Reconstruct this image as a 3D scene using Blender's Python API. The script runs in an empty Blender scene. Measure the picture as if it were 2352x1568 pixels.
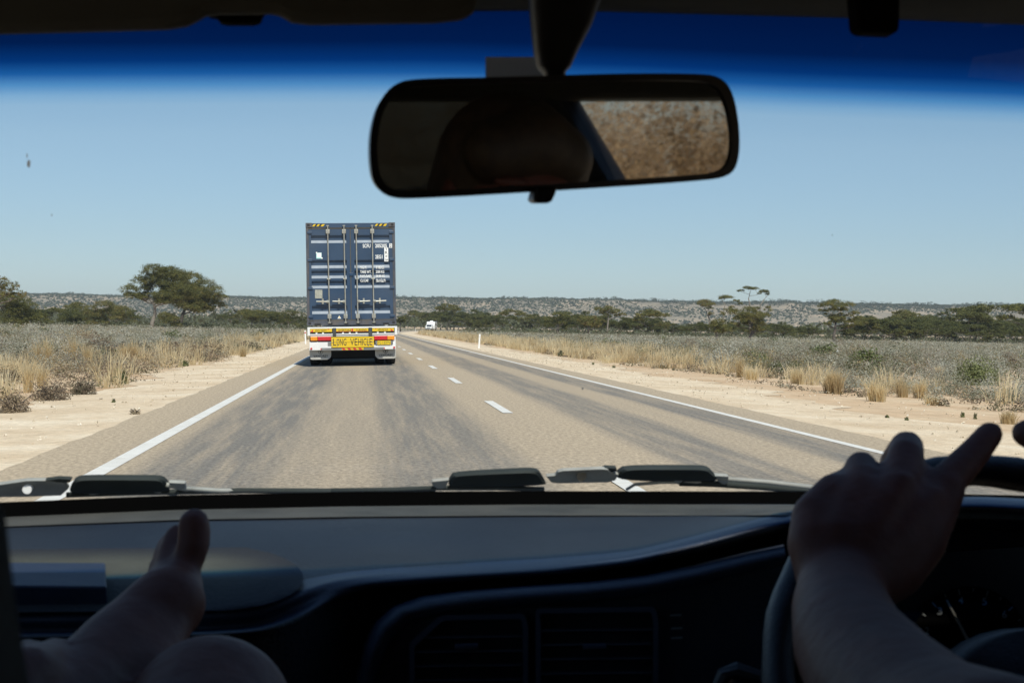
import bpy, bmesh, math, random
import numpy as np
from mathutils import Vector, Matrix

random.seed(7)
rng = np.random.default_rng(11)
scene = bpy.context.scene
COL = scene.collection
PI = math.pi

# ------------------------------------------------------------------ camera
F, CW, CH = 3400.0, 2352.0, 1568.0           # focal length and frame in survey units
cam_d = bpy.data.cameras.new('camera'); cam = bpy.data.objects.new('camera', cam_d); COL.objects.link(cam)
cam_d.sensor_width = 36; cam_d.sensor_fit = 'HORIZONTAL'; cam_d.lens = F / CW * 36
cam_d.clip_start = 0.02; cam_d.clip_end = 20000
cam_d.dof.use_dof = True; cam_d.dof.focus_distance = 42; cam_d.dof.aperture_fstop = 22
CAMPOS = Vector((0, 0, 1.08))
CROT = (Matrix.Rotation(math.radians(-5.68), 3, 'Z') @ Matrix.Rotation(math.radians(90 - 0.52), 3, 'X')
        @ Matrix.Rotation(math.radians(0.84), 3, 'Z'))
cam.matrix_world = Matrix.Translation(CAMPOS) @ CROT.to_4x4()
scene.camera = cam

# ------------------------------------------------------------------ sky, sun, exposure
SUN_EL, SUN_AZ = math.radians(52), math.radians(8)       # behind the camera, a little to the right
world = bpy.data.worlds.new('World'); scene.world = world; world.use_nodes = True
wn, wl = world.node_tree.nodes, world.node_tree.links
sky = wn.new('ShaderNodeTexSky'); sky.sky_type = 'NISHITA'; sky.sun_disc = False
sky.sun_elevation = SUN_EL; sky.sun_rotation = PI - SUN_AZ
sky.air_density = 1.0; sky.dust_density = 0.2; sky.ozone_density = 3.0; sky.altitude = 50
bg = wn['Background']; bg.inputs['Strength'].default_value = 0.075
sm_ = wn.new('ShaderNodeMix'); sm_.data_type = 'RGBA'; sm_.blend_type = 'MULTIPLY'; sm_.inputs['Factor'].default_value = 1
tcw = wn.new('ShaderNodeTexCoord'); spw = wn.new('ShaderNodeSeparateXYZ'); wl.new(tcw.outputs['Generated'], spw.inputs[0])
crw = wn.new('ShaderNodeValToRGB'); ew = crw.color_ramp.elements
ew[0].position = 0; ew[0].color = (.70, .80, 1.03, 1); ew[1].position = 1; ew[1].color = (.9, .98, 1.0, 1)
for p_, c_ in ((.06, (.74, .80, .93)), (.15, (.88, .90, .90)), (.3, (.9, .97, .97))):
    x_ = ew.new(p_); x_.color = c_ + (1,)
wl.new(spw.outputs['Z'], crw.inputs['Fac']); wl.new(crw.outputs['Color'], sm_.inputs['B'])
wl.new(sky.outputs['Color'], sm_.inputs['A']); wl.new(sm_.outputs['Result'], bg.inputs['Color'])
sd = bpy.data.lights.new('sun', 'SUN'); sd.energy = 3.6; sd.angle = math.radians(0.53); sd.color = (1.0, 0.945, 0.86)
so = bpy.data.objects.new('sun', sd); COL.objects.link(so)
to_sun = Vector((math.sin(SUN_AZ) * math.cos(SUN_EL), -math.cos(SUN_AZ) * math.cos(SUN_EL), math.sin(SUN_EL)))
so.rotation_euler = to_sun.to_track_quat('Z', 'Y').to_euler()
scene.view_settings.view_transform = 'Standard'; scene.view_settings.look = 'None'
scene.view_settings.exposure = 0.5; scene.view_settings.gamma = 1.0
scene.cycles.use_denoising = True
scene.cycles.max_bounces = 8; scene.cycles.transparent_max_bounces = 16
scene.cycles.sample_clamp_indirect = 6

# ------------------------------------------------------------------ helpers
def at(px, py, d):
    """point at depth d along the view axis seen at survey position px,py"""
    return CAMPOS + CROT @ Vector(((px - CW / 2) / F * d, -(py - CH / 2) / F * d, -d))

def tag(o, label=None, cat=None, group=None, kind=None):
    if label: o['label'] = label
    if cat: o['category'] = cat
    if group: o['group'] = group
    if kind: o['kind'] = kind
    return o

def empty(name, loc=(0, 0, 0), rot=(0, 0, 0), label=None, cat=None, group=None, parent=None):
    o = bpy.data.objects.new(name, None); COL.objects.link(o)
    o.location = loc; o.rotation_euler = rot; o.empty_display_size = 0.2
    if parent: o.parent = parent
    return tag(o, label, cat, group)

def link(name, me, mat=None, parent=None, smooth=False, bevel=0, keepworld=False):
    o = bpy.data.objects.new(name, me); COL.objects.link(o)
    if mat:
        for m in (mat if isinstance(mat, (list, tuple)) else [mat]): me.materials.append(m)
    if smooth:
        me.polygons.foreach_set('use_smooth', np.ones(len(me.polygons), dtype=bool))
    if bevel:
        b = o.modifiers.new('bevel', 'BEVEL'); b.width = bevel; b.segments = 2; b.limit_method = 'ANGLE'
    if parent:
        o.parent = parent
        if keepworld:
            bpy.context.view_layer.update()
            o.matrix_parent_inverse = parent.matrix_world.inverted()
    return o

class MB:
    def __init__(s): s.v = []; s.f = []; s.m = []; s.cur = 0
    def add(s, vs, fs):
        b = len(s.v); s.v += [tuple(v) for v in vs]
        s.f += [tuple(b + i for i in f) for f in fs]; s.m += [s.cur] * len(fs); return s
    def box(s, x0, x1, y0, y1, z0, z1):
        return s.add([(x0,y0,z0),(x1,y0,z0),(x1,y1,z0),(x0,y1,z0),(x0,y0,z1),(x1,y0,z1),(x1,y1,z1),(x0,y1,z1)],
                     [(0,3,2,1),(4,5,6,7),(0,1,5,4),(1,2,6,5),(2,3,7,6),(3,0,4,7)])
    def prism(s, poly, off):
        """poly: 3D points, extruded by vector off"""
        n = len(poly); off = Vector(off); a = [Vector(p) for p in poly]
        return s.add(a + [p + off for p in a], [tuple(range(n))[::-1], tuple(range(n, 2*n))] +
                     [(i, (i+1) % n, n + (i+1) % n, n + i) for i in range(n)])
    def tube(s, pts, rad, sides=8, cap=True):
        pts = [Vector(p) for p in pts]
        if not hasattr(rad, '__len__'): rad = [rad] * len(pts)
        rings = []; up = None
        for i, p in enumerate(pts):
            t = (pts[min(i+1, len(pts)-1)] - pts[max(i-1, 0)])
            t = t.normalized() if t.length > 1e-9 else Vector((0, 0, 1))
            if up is None: up = t.orthogonal().normalized()
            a = (up - t * up.dot(t)); a = a.normalized() if a.length > 1e-6 else t.orthogonal().normalized()
            b = t.cross(a); up = a
            rings.append([p + (a * math.cos(2*PI*k/sides) + b * math.sin(2*PI*k/sides)) * rad[i] for k in range(sides)])
        vs = [v for r in rings for v in r]; fs = []
        for i in range(len(pts) - 1):
            for k in range(sides):
                k2 = (k + 1) % sides
                fs.append((i*sides+k, i*sides+k2, (i+1)*sides+k2, (i+1)*sides+k))
        if cap:
            fs.append(tuple(range(sides))[::-1]); fs.append(tuple((len(pts)-1)*sides + k for k in range(sides)))
        return s.add(vs, fs)
    def grid(s, rows):
        n = len(rows[0]); vs = [v for r in rows for v in r]; fs = []
        for i in range(len(rows) - 1):
            for k in range(n - 1):
                fs.append((i*n+k, i*n+k+1, (i+1)*n+k+1, (i+1)*n+k))
        return s.add(vs, fs)
    def build(s, name, mat=None, parent=None, smooth=False, bevel=0, keepworld=False):
        me = bpy.data.meshes.new(name); me.from_pydata(s.v, [], s.f)
        o = link(name, me, mat, parent, smooth, bevel, keepworld)
        if any(s.m): me.polygons.foreach_set('material_index', s.m)
        me.update(); return o

def nodes_of(name):
    m = bpy.data.materials.new(name); m.use_nodes = True
    return m, m.node_tree.nodes, m.node_tree.links, m.node_tree.nodes['Principled BSDF']

def mat(name, base, rough=0.6, var=0.15, scale=6, metallic=0.0, bump=0.0, bscale=80, coat=0.0, spec=0.5, dust=None, dust_amt=0.0):
    m, n, l, p = nodes_of(name)
    tc = n.new('ShaderNodeTexCoord')
    nz = n.new('ShaderNodeTexNoise'); nz.inputs['Scale'].default_value = scale; nz.inputs['Detail'].default_value = 6
    l.new(tc.outputs['Object'], nz.inputs['Vector'])
    cr = n.new('ShaderNodeValToRGB'); cr.color_ramp.elements[0].position = 0.3; cr.color_ramp.elements[1].position = 0.7
    cr.color_ramp.elements[0].color = tuple(c * (1 - var) for c in base) + (1,)
    cr.color_ramp.elements[1].color = tuple(min(1, c * (1 + var)) for c in base) + (1,)
    l.new(nz.outputs['Fac'], cr.inputs['Fac'])
    out = cr.outputs['Color']
    if dust:
        n2 = n.new('ShaderNodeTexNoise'); n2.inputs['Scale'].default_value = scale * 0.4; n2.inputs['Detail'].default_value = 8
        l.new(tc.outputs['Object'], n2.inputs['Vector'])
        mr = n.new('ShaderNodeMapRange'); mr.inputs['From Min'].default_value = 0.4; mr.inputs['From Max'].default_value = 0.75
        mr.inputs['To Max'].default_value = dust_amt
        l.new(n2.outputs['Fac'], mr.inputs['Value'])
        mx = n.new('ShaderNodeMix'); mx.data_type = 'RGBA'
        l.new(mr.outputs['Result'], mx.inputs['Factor']); l.new(out, mx.inputs['A']); mx.inputs['B'].default_value = dust + (1,)
        out = mx.outputs['Result']
    l.new(out, p.inputs['Base Color'])
    p.inputs['Roughness'].default_value = rough; p.inputs['Metallic'].default_value = metallic
    p.inputs['Coat Weight'].default_value = coat; p.inputs['Specular IOR Level'].default_value = spec
    if bump:
        nb = n.new('ShaderNodeTexNoise'); nb.inputs['Scale'].default_value = bscale; nb.inputs['Detail'].default_value = 4
        l.new(tc.outputs['Object'], nb.inputs['Vector'])
        bp = n.new('ShaderNodeBump'); bp.inputs['Strength'].default_value = bump; bp.inputs['Distance'].default_value = 0.01
        l.new(nb.outputs['Fac'], bp.inputs['Height']); l.new(bp.outputs['Normal'], p.inputs['Normal'])
    return m

def leaf_mat(name, stops, trans=0.25, rough=0.7):
    """colour picked per leaf clump from the 'tint' attribute"""
    m, n, l, p = nodes_of(name)
    a = n.new('ShaderNodeAttribute'); a.attribute_name = 'tint'
    cr = n.new('ShaderNodeValToRGB'); e = cr.color_ramp.elements
    e[0].position = stops[0][0]; e[0].color = stops[0][1] + (1,)
    e[1].position = stops[-1][0]; e[1].color = stops[-1][1] + (1,)
    for pos, c in stops[1:-1]:
        x = e.new(pos); x.color = c + (1,)
    l.new(a.outputs['Fac'], cr.inputs['Fac']); l.new(cr.outputs['Color'], p.inputs['Base Color'])
    p.inputs['Roughness'].default_value = rough; p.inputs['Specular IOR Level'].default_value = 0.25
    t = n.new('ShaderNodeBsdfTranslucent'); l.new(cr.outputs['Color'], t.inputs['Color'])
    mx = n.new('ShaderNodeMixShader'); mx.inputs['Fac'].default_value = trans
    l.new(p.outputs['BSDF'], mx.inputs[1]); l.new(t.outputs['BSDF'], mx.inputs[2])
    l.new(mx.outputs['Shader'], n['Material Output'].inputs['Surface'])
    return m

class Veg:
    """numpy accumulator of quads with a tint per face"""
    def __init__(s): s.v = []; s.t = []; s.n = 0
    def quads(s, V, tint):
        s.v.append(np.asarray(V, dtype=np.float32).reshape(-1, 4, 3)); s.t.append(np.asarray(tint, dtype=np.float32)); s.n += len(s.t[-1])
    def leaves(s, C, size, tint, aspect=0.6, up=0.0, nrm=None, nj=.75):
        """small leaf-shaped faces; nrm turns each roughly outward from its clump"""
        N = len(C)
        if N == 0: return
        a = rng.normal(size=(N, 3)); a /= np.linalg.norm(a, axis=1)[:, None] + 1e-9
        if nrm is not None:
            nn = nrm / (np.linalg.norm(nrm, axis=1)[:, None] + 1e-9) + rng.normal(size=(N, 3)) * nj * .58
            nn /= np.linalg.norm(nn, axis=1)[:, None] + 1e-9
            a -= nn * (a * nn).sum(1)[:, None]; a /= np.linalg.norm(a, axis=1)[:, None] + 1e-9
            b = np.cross(nn, a); sz = (np.asarray(size) * rng.uniform(0.6, 1.3, N))[:, None]
            a = a * sz * .5; b = b * sz * .5 * aspect
            s.quads(np.stack([C - a - b * 0.4, C + b, C + a + b * 0.2, C - b], axis=1), tint); return
        b = rng.normal(size=(N, 3)); b -= a * (a * b).sum(1)[:, None]; b /= np.linalg.norm(b, axis=1)[:, None] + 1e-9
        sz = (np.asarray(size) * rng.uniform(0.6, 1.3, N))[:, None]
        a = a * sz * 0.5; b = b * sz * 0.5 * aspect
        s.quads(np.stack([C - a - b * 0.4, C - b * 0.0 + b, C + a + b * 0.2, C - b], axis=1), tint)
    def build(s, name, mat, parent=None):
        V = np.concatenate(s.v).reshape(-1, 3); T = np.concatenate(s.t); nf = len(T)
        me = bpy.data.meshes.new(name)
        me.vertices.add(len(V)); me.vertices.foreach_set('co', V.ravel())
        me.loops.add(nf * 4); me.loops.foreach_set('vertex_index', np.arange(nf * 4, dtype=np.int32))
        me.polygons.add(nf); me.polygons.foreach_set('loop_start', np.arange(nf, dtype=np.int32) * 4)
        at_ = me.attributes.new('tint', 'FLOAT', 'FACE'); at_.data.foreach_set('value', np.clip(T, 0, 1))
        me.update(calc_edges=True)
        return link(name, me, mat, parent)

def text_mesh(body, w, h, xoff=0.0):
    """font outline scaled to w x h, centred, in the XZ plane, facing -Y"""
    c = bpy.data.curves.new('lettering', 'FONT'); c.body = body; c.offset = xoff; c.extrude = 0.0; c.resolution_u = 3
    o = bpy.data.objects.new('lettering', c); COL.objects.link(o)
    bpy.context.view_layer.update()
    me = bpy.data.meshes.new_from_object(o.evaluated_get(bpy.context.evaluated_depsgraph_get()))
    bpy.data.objects.remove(o); bpy.data.curves.remove(c)
    co = np.array([v.co[:] for v in me.vertices]); lo, hi = co.min(0), co.max(0)
    vs = [((v[0] - (lo[0]+hi[0])/2) / (hi[0]-lo[0]) * w, 0, (v[1] - (lo[1]+hi[1])/2) / (hi[1]-lo[1]) * h) for v in co]
    fs = [tuple(p.vertices) for p in me.polygons]; bpy.data.meshes.remove(me)
    return vs, fs

def put_text(mb, body, x0, x1, z0, z1, y, xoff=0.01):
    vs, fs = text_mesh(body, x1 - x0, z1 - z0, xoff)
    mb.add([(v[0] + (x0+x1)/2, y, v[2] + (z0+z1)/2) for v in vs], fs)

def organic(name, chains, voxel, m, parent=None, smooth_it=6, extra=None):
    """body volume grown round a skeleton of tapered limbs, fused to one skin"""
    bm = bmesh.new()
    def ball(p, r, sc=(1, 1, 1)):
        g = bmesh.ops.create_icosphere(bm, subdivisions=3, radius=r)
        for v in g['verts']: v.co = Vector((v.co.x*sc[0], v.co.y*sc[1], v.co.z*sc[2])) + p
    for ch in chains:
        ch = [(Vector(p), r) for p, r in ch]
        for i, (p, r) in enumerate(ch):
            ball(p, r)
            if i:
                q, r2 = ch[i-1]; d = p - q
                if d.length > 1e-6:
                    g = bmesh.ops.create_cone(bm, cap_ends=True, segments=20, radius1=r2, radius2=r, depth=d.length)
                    M = Matrix.Translation((p + q) / 2) @ d.to_track_quat('Z', 'Y').to_matrix().to_4x4()
                    bmesh.ops.transform(bm, matrix=M, verts=g['verts'])
    for p, r, sc in (extra or []): ball(Vector(p), r, sc)
    me = bpy.data.meshes.new('tmp'); bm.to_mesh(me); bm.free()
    o = bpy.data.objects.new('tmp', me); COL.objects.link(o)
    r = o.modifiers.new('r', 'REMESH'); r.mode = 'VOXEL'; r.voxel_size = voxel
    s = o.modifiers.new('s', 'SMOOTH'); s.iterations = smooth_it; s.factor = 0.6
    bpy.context.view_layer.update()
    out = bpy.data.meshes.new_from_object(o.evaluated_get(bpy.context.evaluated_depsgraph_get()))
    bpy.data.objects.remove(o); bpy.data.meshes.remove(me)
    out.name = name
    return link(name, out, m, parent, smooth=True, keepworld=bool(parent))

# ------------------------------------------------------------------ ground shape
def cx(y):
    y = np.asarray(y, dtype=float); t = np.clip(y - 230, 0, 370)
    return 1.80 + t * t / 2700 + np.clip(y - 600, 0, None) * 0.274
UK = [0, 4.2, 7.5, 12, 30, 60, 110, 180, 400, 3900]
UA = [-3900, -400, -180, -110, -60, -30, -12, -7.5, -4.2, 0, 4.2, 7.5, 12, 30, 60, 110, 180, 400, 3900]
ZA = [.5, .5, .45, .25, -.1, -.28, -.32, -.235, -.126, 0, -.126, -.235, -.32, -.34, -.6, -.95, -1.1, -1.1, -1.1]
def gz(x, y):
    return np.interp(np.asarray(x, dtype=float) - cx(y), UA, ZA)
def gzf(x, y): return float(gz(x, y))

YR = np.concatenate([np.arange(-80, 0, 8), np.arange(0, 60, 1.5), np.arange(60, 240, 4), np.arange(240, 700, 8), np.array([720, 800, 900, 1100, 1400, 1800, 2300, 3000, 3600, 4400])])
def strip(name, ulo, uhi, dz, m, jlo=0, jhi=0, cols=None, y0=-80, y1=5000, jf=0.35, **kw):
    ys = YR[(YR >= y0) & (YR <= y1)]
    if jlo or jhi: ys = np.unique(np.concatenate([ys, np.arange(0, min(y1, 160), 0.45)]))
    rows = []; uv = []
    for y in ys:
        def jit(s, amp):
            return amp * (math.sin(y*jf*3.1 + s) * .4 + math.sin(y*jf*7.7 + s*2) * .3 + math.sin(y*jf + s*3) * .5 + random.uniform(-.25, .25) * (1 if amp < .1 else .15))
        a = ulo + (jit(1, jlo) if jlo else 0); b = uhi + (jit(5, jhi) if jhi else 0)
        us = [a] + [u for u in sorted(set(k * s for k in UK for s in (1, -1)) | set(cols or [])) if a + .02 < u < b - .02] + [b]
        rows.append((y, us))
    nmax = max(len(r[1]) for r in rows); mb = MB(); R = []
    for y, us in rows:
        while len(us) < nmax: us.insert(-1, (us[-1] + us[-2]) / 2)
        R.append([(float(cx(y)) + u, y, gzf(float(cx(y)) + u, y) + dz) for u in us]); uv += [(u, y) for u in us]
    mb.grid(R)
    o = mb.build(name, m); me = o.data
    ul = me.uv_layers.new(name='UVMap'); li = np.empty(len(me.loops), dtype=np.int32); me.loops.foreach_get('vertex_index', li)
    ul.data.foreach_set('uv', np.array(uv, dtype=np.float32)[li].ravel())
    return tag(o, kind='structure', **kw)

# ---- materials of the land
def ground_mat(name, cols, scales=(0.25, 3.0), bump=0.5, speck=None):
    m, n, l, p = nodes_of(name); tc = n.new('ShaderNodeTexCoord')
    n1 = n.new('ShaderNodeTexNoise'); n1.inputs['Scale'].default_value = scales[0]; n1.inputs['Detail'].default_value = 8; n1.inputs['Roughness'].default_value = 0.65
    l.new(tc.outputs['Object'], n1.inputs['Vector'])
    cr = n.new('ShaderNodeValToRGB'); e = cr.color_ramp.elements
    e[0].position = 0.33; e[0].color = cols[0] + (1,); e[1].position = 0.66; e[1].color = cols[2] + (1,)
    x = e.new(0.5); x.color = cols[1] + (1,)
    l.new(n1.outputs['Fac'], cr.inputs['Fac'])
    n2 = n.new('ShaderNodeTexNoise'); n2.inputs['Scale'].default_value = scales[1]; n2.inputs['Detail'].default_value = 10; n2.inputs['Roughness'].default_value = 0.75
    l.new(tc.outputs['Object'], n2.inputs['Vector'])
    mr = n.new('ShaderNodeMapRange'); mr.inputs['From Min'].default_value = .25; mr.inputs['From Max'].default_value = .75
    mr.inputs['To Min'].default_value = .72; mr.inputs['To Max'].default_value = 1.25
    l.new(n2.outputs['Fac'], mr.inputs['Value'])
    mu = n.new('ShaderNodeMix'); mu.data_type = 'RGBA'; mu.blend_type = 'MULTIPLY'; mu.inputs['Factor'].default_value = 1
    l.new(cr.outputs['Color'], mu.inputs['A']); l.new(mr.outputs['Result'], mu.inputs['B'])
    l.new(mu.outputs['Result'], p.inputs['Base Color']); p.inputs['Roughness'].default_value = 0.95; p.inputs['Specular IOR Level'].default_value = 0.15
    n3 = n.new('ShaderNodeTexNoise'); n3.inputs['Scale'].default_value = 22; n3.inputs['Detail'].default_value = 6
    l.new(tc.outputs['Object'], n3.inputs['Vector'])
    bp = n.new('ShaderNodeBump'); bp.inputs['Strength'].default_value = bump; bp.inputs['Distance'].default_value = 0.03
    l.new(n3.outputs['Fac'], bp.inputs['Height']); l.new(bp.outputs['Normal'], p.inputs['Normal'])
    return m

M_SOIL = ground_mat('sandy soil', [(.42, .28, .165), (.56, .41, .265), (.61, .48, .325)])
M_GRAVEL = ground_mat('pale gravel', [(.57, .44, .295), (.675, .545, .385), (.76, .65, .49)], (0.6, 9.0), 1.0)

def road_mat():
    m, n, l, p = nodes_of('worn chip seal'); uv = n.new('ShaderNodeUVMap'); uv.uv_map = 'UVMap'
    sep = n.new('ShaderNodeSeparateXYZ'); l.new(uv.outputs['UV'], sep.inputs[0])
    # wander of the wheel tracks
    wn_ = n.new('ShaderNodeTexNoise'); wn_.inputs['Scale'].default_value = 1.0; wn_.inputs['Detail'].default_value = 3
    mp = n.new('ShaderNodeMapping'); mp.inputs['Scale'].default_value = (0.5, 0.07, 1); l.new(uv.outputs['UV'], mp.inputs['Vector']); l.new(mp.outputs['Vector'], wn_.inputs['Vector'])
    wob = n.new('ShaderNodeMath'); wob.operation = 'MULTIPLY_ADD'; l.new(wn_.outputs['Fac'], wob.inputs[0]); wob.inputs[1].default_value = 0.3
    add = n.new('ShaderNodeMath'); add.operation = 'ADD'; l.new(sep.outputs['X'], wob.inputs[2])
    mr = n.new('ShaderNodeMapRange'); mr.inputs['From Min'].default_value = -4.5 + .15; mr.inputs['From Max'].default_value = 4.5 + .15
    l.new(wob.outputs[0], mr.inputs['Value'])
    cr = n.new('ShaderNodeValToRGB'); e = cr.color_ramp; e.interpolation = 'EASE'
    def st(u, v): return ((u + 4.5) / 9, v)
    stops = [st(-4.5, .0), st(-3.75, .12), st(-3.45, .75), st(-2.75, .85), st(-2.3, .35), st(-1.85, .3), st(-1.35, .8), st(-.75, .75), st(-.3, .1),
             st(.6, .05), st(.95, .7), st(1.55, .75), st(1.9, .15), st(2.3, .15), st(2.55, .8), st(3.0, .75), st(3.35, .1), st(4.4, .0)]
    els = e.elements; els[0].position = stops[0][0]; els[0].color = (stops[0][1],)*3 + (1,); els[1].position = stops[-1][0]; els[1].color = (stops[-1][1],)*3 + (1,)
    for ps, v in stops[1:-1]:
        x = els.new(ps); x.color = (v, v, v, 1)
    l.new(mr.outputs['Result'], cr.inputs['Fac'])
    # broken streaky bleed of bitumen
    n2 = n.new('ShaderNodeTexNoise'); n2.inputs['Scale'].default_value = 1; n2.inputs['Detail'].default_value = 8; n2.inputs['Roughness'].default_value = .7
    mp2 = n.new('ShaderNodeMapping'); mp2.inputs['Scale'].default_value = (5.5, 0.22, 1); l.new(uv.outputs['UV'], mp2.inputs['Vector']); l.new(mp2.outputs['Vector'], n2.inputs['Vector'])
    r2 = n.new('ShaderNodeMapRange'); r2.inputs['From Min'].default_value = .18; r2.inputs['From Max'].default_value = .56; l.new(n2.outputs['Fac'], r2.inputs['Value'])
    mm = n.new('ShaderNodeMath'); mm.operation = 'MULTIPLY'; l.new(cr.outputs['Color'], mm.inputs[0]); l.new(r2.outputs['Result'], mm.inputs[1])
    n3 = n.new('ShaderNodeTexNoise'); n3.inputs['Scale'].default_value = 15; n3.inputs['Detail'].default_value = 5; n3.inputs['Roughness'].default_value = .8
    mp3 = n.new('ShaderNodeMapping'); mp3.inputs['Scale'].default_value = (1.6, 0.8, 1); l.new(uv.outputs['UV'], mp3.inputs['Vector']); l.new(mp3.outputs['Vector'], n3.inputs['Vector'])
    mx = n.new('ShaderNodeMix'); mx.data_type = 'RGBA'; l.new(mm.outputs[0], mx.inputs['Factor'])
    mx.inputs['A'].default_value = (.43, .345, .24, 1); mx.inputs['B'].default_value = (.14, .138, .13, 1)
    r3 = n.new('ShaderNodeMapRange'); r3.inputs['From Min'].default_value = .3; r3.inputs['From Max'].default_value = .7
    r3.inputs['To Min'].default_value = .48; r3.inputs['To Max'].default_value = 1.52; l.new(n3.outputs['Fac'], r3.inputs['Value'])
    mu = n.new('ShaderNodeMix'); mu.data_type = 'RGBA'; mu.blend_type = 'MULTIPLY'; mu.inputs['Factor'].default_value = 1
    l.new(mx.outputs['Result'], mu.inputs['A']); l.new(r3.outputs['Result'], mu.inputs['B'])
    l.new(mu.outputs['Result'], p.inputs['Base Color']); p.inputs['Roughness'].default_value = .85; p.inputs['Specular IOR Level'].default_value = .25
    bp = n.new('ShaderNodeBump'); bp.inputs['Strength'].default_value = .5; bp.inputs['Distance'].default_value = .008
    l.new(n3.outputs['Fac'], bp.inputs['Height']); l.new(bp.outputs['Normal'], p.inputs['Normal'])
    return m
M_ROAD = road_mat()
M_LINE = mat('worn road paint', (.74, .72, .66), .6, .07, 9, bump=.3, bscale=120, dust=(.5, .45, .36), dust_amt=.35)

strip('ground', -4000, 4000, 0.0, M_SOIL, cols=[-60, -20, 20, 60, 200, -200])
strip('gravel_verge', 3.6, 6.6, .006, M_GRAVEL, jhi=.75, y1=700)
strip('gravel_verge', -6.9, -3.6, .006, M_GRAVEL, jlo=.6, y1=700)
strip('road', -4.72, 4.02, .012, M_ROAD, jlo=.035, jhi=.035, cols=[-3, -2, -1, 0, 1, 2, 3], y1=900, jf=1.4)
strip('edge_line', 3.17, 3.31, .016, M_LINE, y1=700)
strip('edge_line', -3.95, -3.79, .016, M_LINE, y1=700)
mb = MB()
d0 = 19.95 - 9.65 * 2
for k in range(0, 40):
    ys = d0 + 9.65 * k - (1.1 if k == 1 else 0)
    a, b = ys - 1.5, ys + 1.5
    mb.add([(float(cx(a)) - .065, a, .017), (float(cx(a)) + .065, a, .017), (float(cx(b)) + .065, b, .017), (float(cx(b)) - .065, b, .017)], [(0, 1, 2, 3)])
    # lift ends off the crown
o = mb.build('centre_line', M_LINE); tag(o, kind='structure')

# ------------------------------------------------------------------ scarp on the horizon
def smn(x, s=0.0):
    return (np.sin(x * 1.0 + s) * .5 + np.sin(x * 2.3 + s * 2.1) * .27 + np.sin(x * 5.1 + s * .7) * .15 + np.sin(x * 11.3 + s * 3) * .08)
def foot(x):
    return 2350 - .25 * np.clip(x, -600, 1600) + 45 * smn(x / 75., 1.3) + 25 * smn(x / 21., 4)
def hillz(x, y):
    t = np.clip((y - foot(x)) / (300 + 60 * smn(x / 130., 2.)), 0, 1)
    z = 50.5 * (t ** 0.85 * .9 + .1 * np.clip(t * 3, 0, 1)) + 2.2 * smn(x / 9. + y / 23., .4) * np.clip(t * 6, 0, 1) * (1 - t * .7)
    return z + 2.5 * smn(x / 260., .2) * t - 0.4
hx = np.arange(-1500, 2600, 9.0); rows = []
for k in range(34):
    t = k / 27.0
    yy = foot(hx) - 12 + t * 330 if k < 28 else foot(hx) + 330 + (k - 27) * 250
    rows.append([(float(a), float(b), float(c)) for a, b, c in zip(hx, yy, hillz(hx, yy))])
M_HILL = ground_mat('scarp earth', [(.19, .165, .12), (.275, .23, .165), (.40, .31, .215)], (0.016, 0.12), 0.2)
mb = MB(); mb.grid(rows); o = mb.build('hill', M_HILL, smooth=True); tag(o, kind='structure')

def img_x(x, y): return 838 + F * np.asarray(x) / np.asarray(y)
M_SCRUB = leaf_mat('far scrub', [(0, (.055, .065, .035)), (.5, (.10, .11, .06)), (.8, (.15, .15, .095)), (1, (.19, .18, .125))], .25)
v = Veg()
N = 42000
X = rng.uniform(-750, 1250, N); T = rng.uniform(0, 1.25, N) ** .9; Y = foot(X) - 15 + T * 320
ix = img_x(X, Y); bare = np.exp(-((ix - 1700) / 130) ** 2 - ((T - .86) / .2) ** 2) + np.exp(-((ix - 2090) / 60) ** 2 - ((T - .55) / .18) ** 2) + .7 * np.exp(-((ix - 1500) / 80) ** 2 - ((T - .9) / .1) ** 2)
dens = .62 + .38 * smn(X / 31. + Y / 17., 2) + .35 * smn(Y / 26. - X / 60., 5) + np.where(T > 1.0, .6, 0) - bare * 1.3 + np.where(T < .25, .4, 0)
keep = rng.uniform(0, 1, N) < dens; X, Y, T = X[keep], Y[keep], T[keep]
R = rng.uniform(1.0, 2.4, len(X)) * np.where(T > .98, 1.25, 1); Z = hillz(X, Y)
tint = rng.uniform(.1, .75, len(X)); k = 9
C = np.repeat(np.stack([X, Y, Z], 1), k, 0); rr = np.repeat(R, k)
dlt = rng.normal(size=(len(C), 3)); dlt /= np.linalg.norm(dlt, axis=1)[:, None]; dlt[:, 2] = np.abs(dlt[:, 2]) * .9
C = C + dlt * rr[:, None] * .8
v.leaves(C, rr * 1.3, np.repeat(tint, k) + rng.uniform(-.1, .1, len(C)), .8, nrm=dlt)
# woodland on the rim
N = 1300; X = rng.uniform(-700, 1200, N); X = np.where((rng.uniform(size=N) < .35) & (X < 300), rng.uniform(400, 1200, N), X); Y = foot(X) + 268 + rng.uniform(0, 60, N); Z = hillz(X, Y)
H = rng.uniform(1.5, 4.2, N) * (1 + .55 * smn(X / 14., 3)) * np.where(X > 380, 1.25, 1)
for dz, sp, kk in ((0.95, 1.9, 12), (.6, 1.7, 10), (.25, 1.5, 8)):
    C = np.repeat(np.stack([X, Y, Z + H * dz], 1), kk, 0) + rng.normal(size=(N * kk, 3)) * np.array([sp, sp, .45])
    v.leaves(C, 1.6, rng.uniform(.1, .6, N * kk), .7)
tag(v.build('hill_scrub', M_SCRUB), kind='stuff')
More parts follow.
